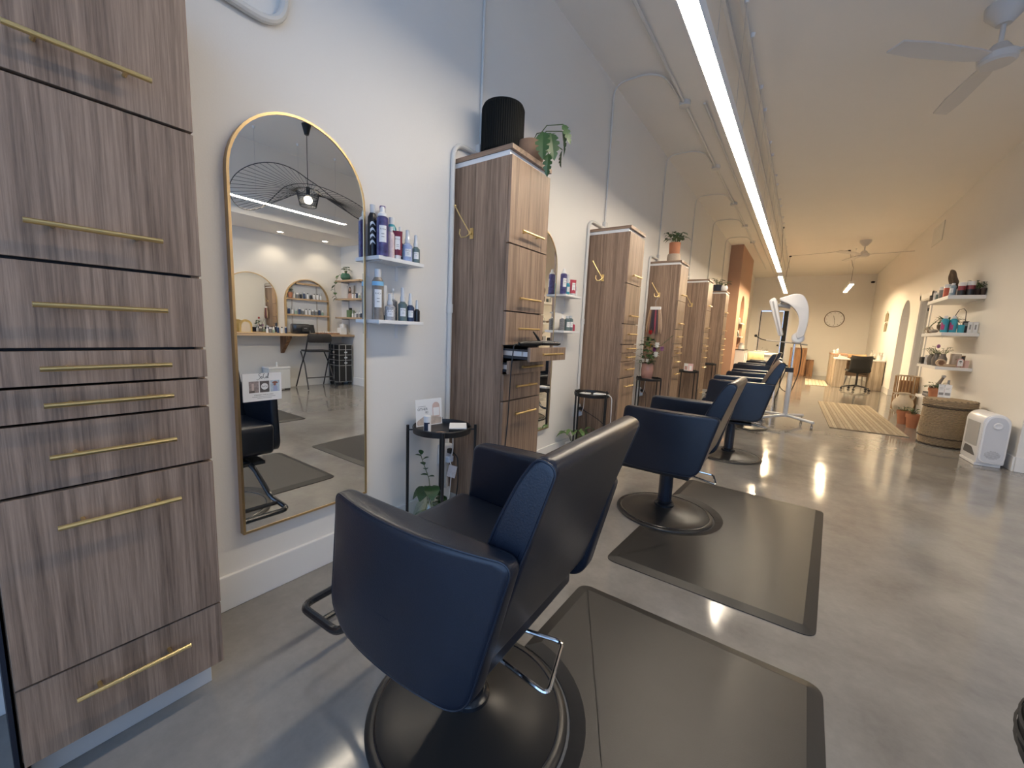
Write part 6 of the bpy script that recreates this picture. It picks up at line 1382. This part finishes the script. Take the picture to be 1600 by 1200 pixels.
MB().prism(rounded([(-0.05, 0.03), (0.055, 0.03), (0.05, 0.15), (0.025, 0.215), (-0.025, 0.215), (-0.05, 0.14)], 0.03, 4), 'y', -0.0075, -0.0062).build('printed_hair', mat('print_hair', (0.06, 0.035, 0.025), 0.6), t); MB().prism(rounded([(-0.07, 0.001), (0.07, 0.001), (0.045, 0.10), (-0.04, 0.10)], 0.02), 'y', -0.0086, -0.0076).build('printed_shoulder', mat('print_blush', (0.50, 0.32, 0.26), 0.6), t); MB().prism([(0.022*math.cos(2*PI*k/16), 0.165+0.032*math.sin(2*PI*k/16)) for k in range(16)], 'y', -0.0086, -0.0076).build('printed_face', mat('print_skin', (0.52, 0.33, 0.25), 0.6), t)
for z, xs, g in ((1.6005, [3.24, 3.18, 3.12, 3.06, 3.0], 'products on the middle alcove shelf'), (1.2635, [3.26, 3.21, 3.16, 3.10, 3.04, 2.99], 'products on the bottom alcove shelf')):
    for x in xs:
        k = random.randrange(6); w_ = 'middle' if z > 1.5 else 'bottom'
        mini('small %s bottle on the %s alcove end shelf' % (desc[k], w_), x, 4.35+rnd(-0.02, 0.02), z, k, '%s bottles on the %s alcove end shelf' % (desc[k], w_))
t = thing('green_box', 'square green canister on the bottom alcove shelf', 'box', (3.35, 4.35, 1.2635)); MB().box(-0.05, 0.05, -0.05, 0.05, 0.0005, 0.13).build('canister', mat('moss_green', (0.13, 0.20, 0.10), 0.5), t, bevel=0.004); MB().box(-0.02, 0.02, -0.02, 0.02, 0.1305, 0.17).build('lid', BLK, t, bevel=0.003)
# folding stool, trolley, bin
t = thing('folding_stool', 'tall black folding bar stool under the alcove counter', 'stool', (3.47, 3.745, 0), 0.08)
SB = mat('stool_black', (0.015, 0.016, 0.020), 0.35)
# front (counter side) = +x
for s in (1, -1):
    MB().tube([(-0.245, 0.24*s, 0.012), (-0.05, 0.21*s, 0.42), (0.125, 0.20*s, 0.635)], 0.011, 8).build('leg', SB, t, smooth=SM)
    MB().tube([(0.245, 0.24*s, 0.012), (0.05, 0.225*s, 0.40), (-0.10, 0.21*s, 0.66), (-0.17, 0.19*s, 0.93)], 0.011, 8).build('leg', SB, t, smooth=SM)
MB().prism(rounded(rect_pts(-0.17, 0.17, -0.195, 0.195), 0.06, 5), 'z', 0.64, 0.665).build('seat', SB, t, bevel=0.006, smooth=SM)
MB().prism(rounded([(-0.21, 0.80), (0.21, 0.80), (0.20, 0.955), (-0.20, 0.955)], 0.05, 5), 'x', -0.175, -0.150).build('backrest', SB, t, bevel=0.006, smooth=SM)
MB().tube([(-0.155, -0.225, 0.20), (-0.155, 0.225, 0.20)], 0.010, 8).build('foot_bar', SB, t, smooth=SM)
t = thing('tool_trolley', 'black and silver rolling case with drawers in the alcove corner', 'trolley', (3.58, 4.28, 0))
MB().box(-0.17, 0.17, -0.13, 0.13, 0.075, 0.37).build('lower_bin', BLKM, t, bevel=0.004)
for k in range(3): d = MB().box(-0.17, 0.17, -0.13, 0.13, 0.378+0.097*k, 0.468+0.097*k).build('drawer', BLKM, t, bevel=0.004); MB().box(-0.176, -0.1702, -0.03, 0.03, 0.41+0.097*k, 0.435+0.097*k).box(-0.03, 0.03, -0.136, -0.1302, 0.41+0.097*k, 0.435+0.097*k).build('latch', CHROME, d)
MB().box(-0.17, 0.17, -0.13, 0.13, 0.669, 0.755).build('top_case', BLKM, t, bevel=0.004)
b = MB()
for x in (-0.172, 0.162):
    for y in (-0.132, 0.122): b.box(x, x+0.010, y, y+0.010, 0.07, 0.76)
for z in (0.068, 0.37, 0.468, 0.565, 0.662, 0.755): b.box(-0.174, 0.174, -0.134, -0.1305, z, z+0.008).box(-0.174, -0.1705, -0.134, 0.134, z, z+0.008).box(-0.174, 0.174, 0.1305, 0.134, z, z+0.008)
b.box(-0.008, 0.008, -0.1345, -0.1308, 0.07, 0.76).box(-0.1745, -0.1708, -0.008, 0.008, 0.07, 0.76).build('metal_edge', SILV, t)
for sx in (-0.13, 0.13):
    for sy in (-0.10, 0.10): MB().cyl((sx-0.015, sy, 0.034), (sx+0.015, sy, 0.034), 0.034, n=14).build('caster', BLK, t, smooth=SM)
t = thing('waste_bin', 'white step bin under the alcove counter left of the stool', 'bin', (3.64, 3.16, 0)); MB().box(-0.12, 0.12, -0.17, 0.17, 0.02, 0.355).build('body', mat('bin_pale', (0.62, 0.63, 0.62), 0.35), t, bevel=0.012); MB().box(-0.125, 0.125, -0.175, 0.175, 0.356, 0.39).build('lid', WHITEG, t, bevel=0.010); MB().box(-0.115, 0.115, -0.16, 0.16, 0.0, 0.0195).build('foot', BLK, t); MB().box(-0.16, -0.1255, -0.05, 0.05, 0.012, 0.024).build('pedal', STEEL, t)
rb_('small white bottle standing on the waste bin lid', 3.64, 3.17, 0.3905, 0.075, 0.016, 'tall', WHITE, WHITE)
# wire brim pendant lamp
t = thing('pendant_lamp', 'black wire pendant lamp with a huge wavy ribbed brim, seen in the nearest mirror', 'lamp', (1.80, 2.785, CZ))
MB().lathe([(0, -0.12), (0.025, -0.12), (0.055, -0.004), (0.055, 0), (0, 0)], n=20).build('canopy', BLK, t, smooth=SM)
MB().cyl((0, 0, -0.73), (0, 0, -0.11), 0.004, n=8).build('cord', BLK, t)
zc = -0.80
def tw_(y):
    return 0.62*math.tanh(2.4*(y+0.2)) if y > -0.2 else 0.55*math.tanh(2.4*(y+0.2))
def brim(a, r):
    dx, dy = 0.72*r*math.cos(a), r*math.sin(a)
    return (dx, dy, zc+dx*tw_(dy)*(1 if r > 0.2 else 0)-(0.10 if dy < -0.3 else 0.10*max(0, -dy)/0.3)*(1 if r > 0.2 else 0))
Rb = 0.84
MB().tube([brim(2*PI*k/96, Rb) for k in range(96)], 0.0045, 6, closed=True).build('brim_wire', BLK, t, smooth=SM)
for k in range(64):
    a = 2*PI*k/64; MB().tube([(0.13*math.cos(a), 0.13*math.sin(a), -0.795), brim(a, Rb)], 0.0022, 4).build('rib', BLK, t)
sh = MB()
for k in range(40):
    a = 2*PI*k/40; sh.tube([(0.135*math.cos(a), 0.135*math.sin(a), -0.775), (0.095*math.cos(a), 0.095*math.sin(a), -0.96)], 0.0028, 4)
for r, z in ((0.135, -0.775), (0.115, -0.865), (0.095, -0.96)): sh.tube([(r*math.cos(2*PI*k/40), r*math.sin(2*PI*k/40), z) for k in range(40)], 0.004, 5, closed=True)
for k in range(3):
    a = 2*PI*k/3; sh.tube([(0, 0, -0.735), (0.135*math.cos(a), 0.135*math.sin(a), -0.775)], 0.003, 4)
sh.build('wire_shade', BLK, t); MB().cyl((0, 0, -0.83), (0, 0, -0.73), 0.022, n=14).build('socket', BLK, t, smooth=SM); MB().ball((0, 0, -0.885), 0.05, 16).build('bulb', BULB, t, smooth=SM)
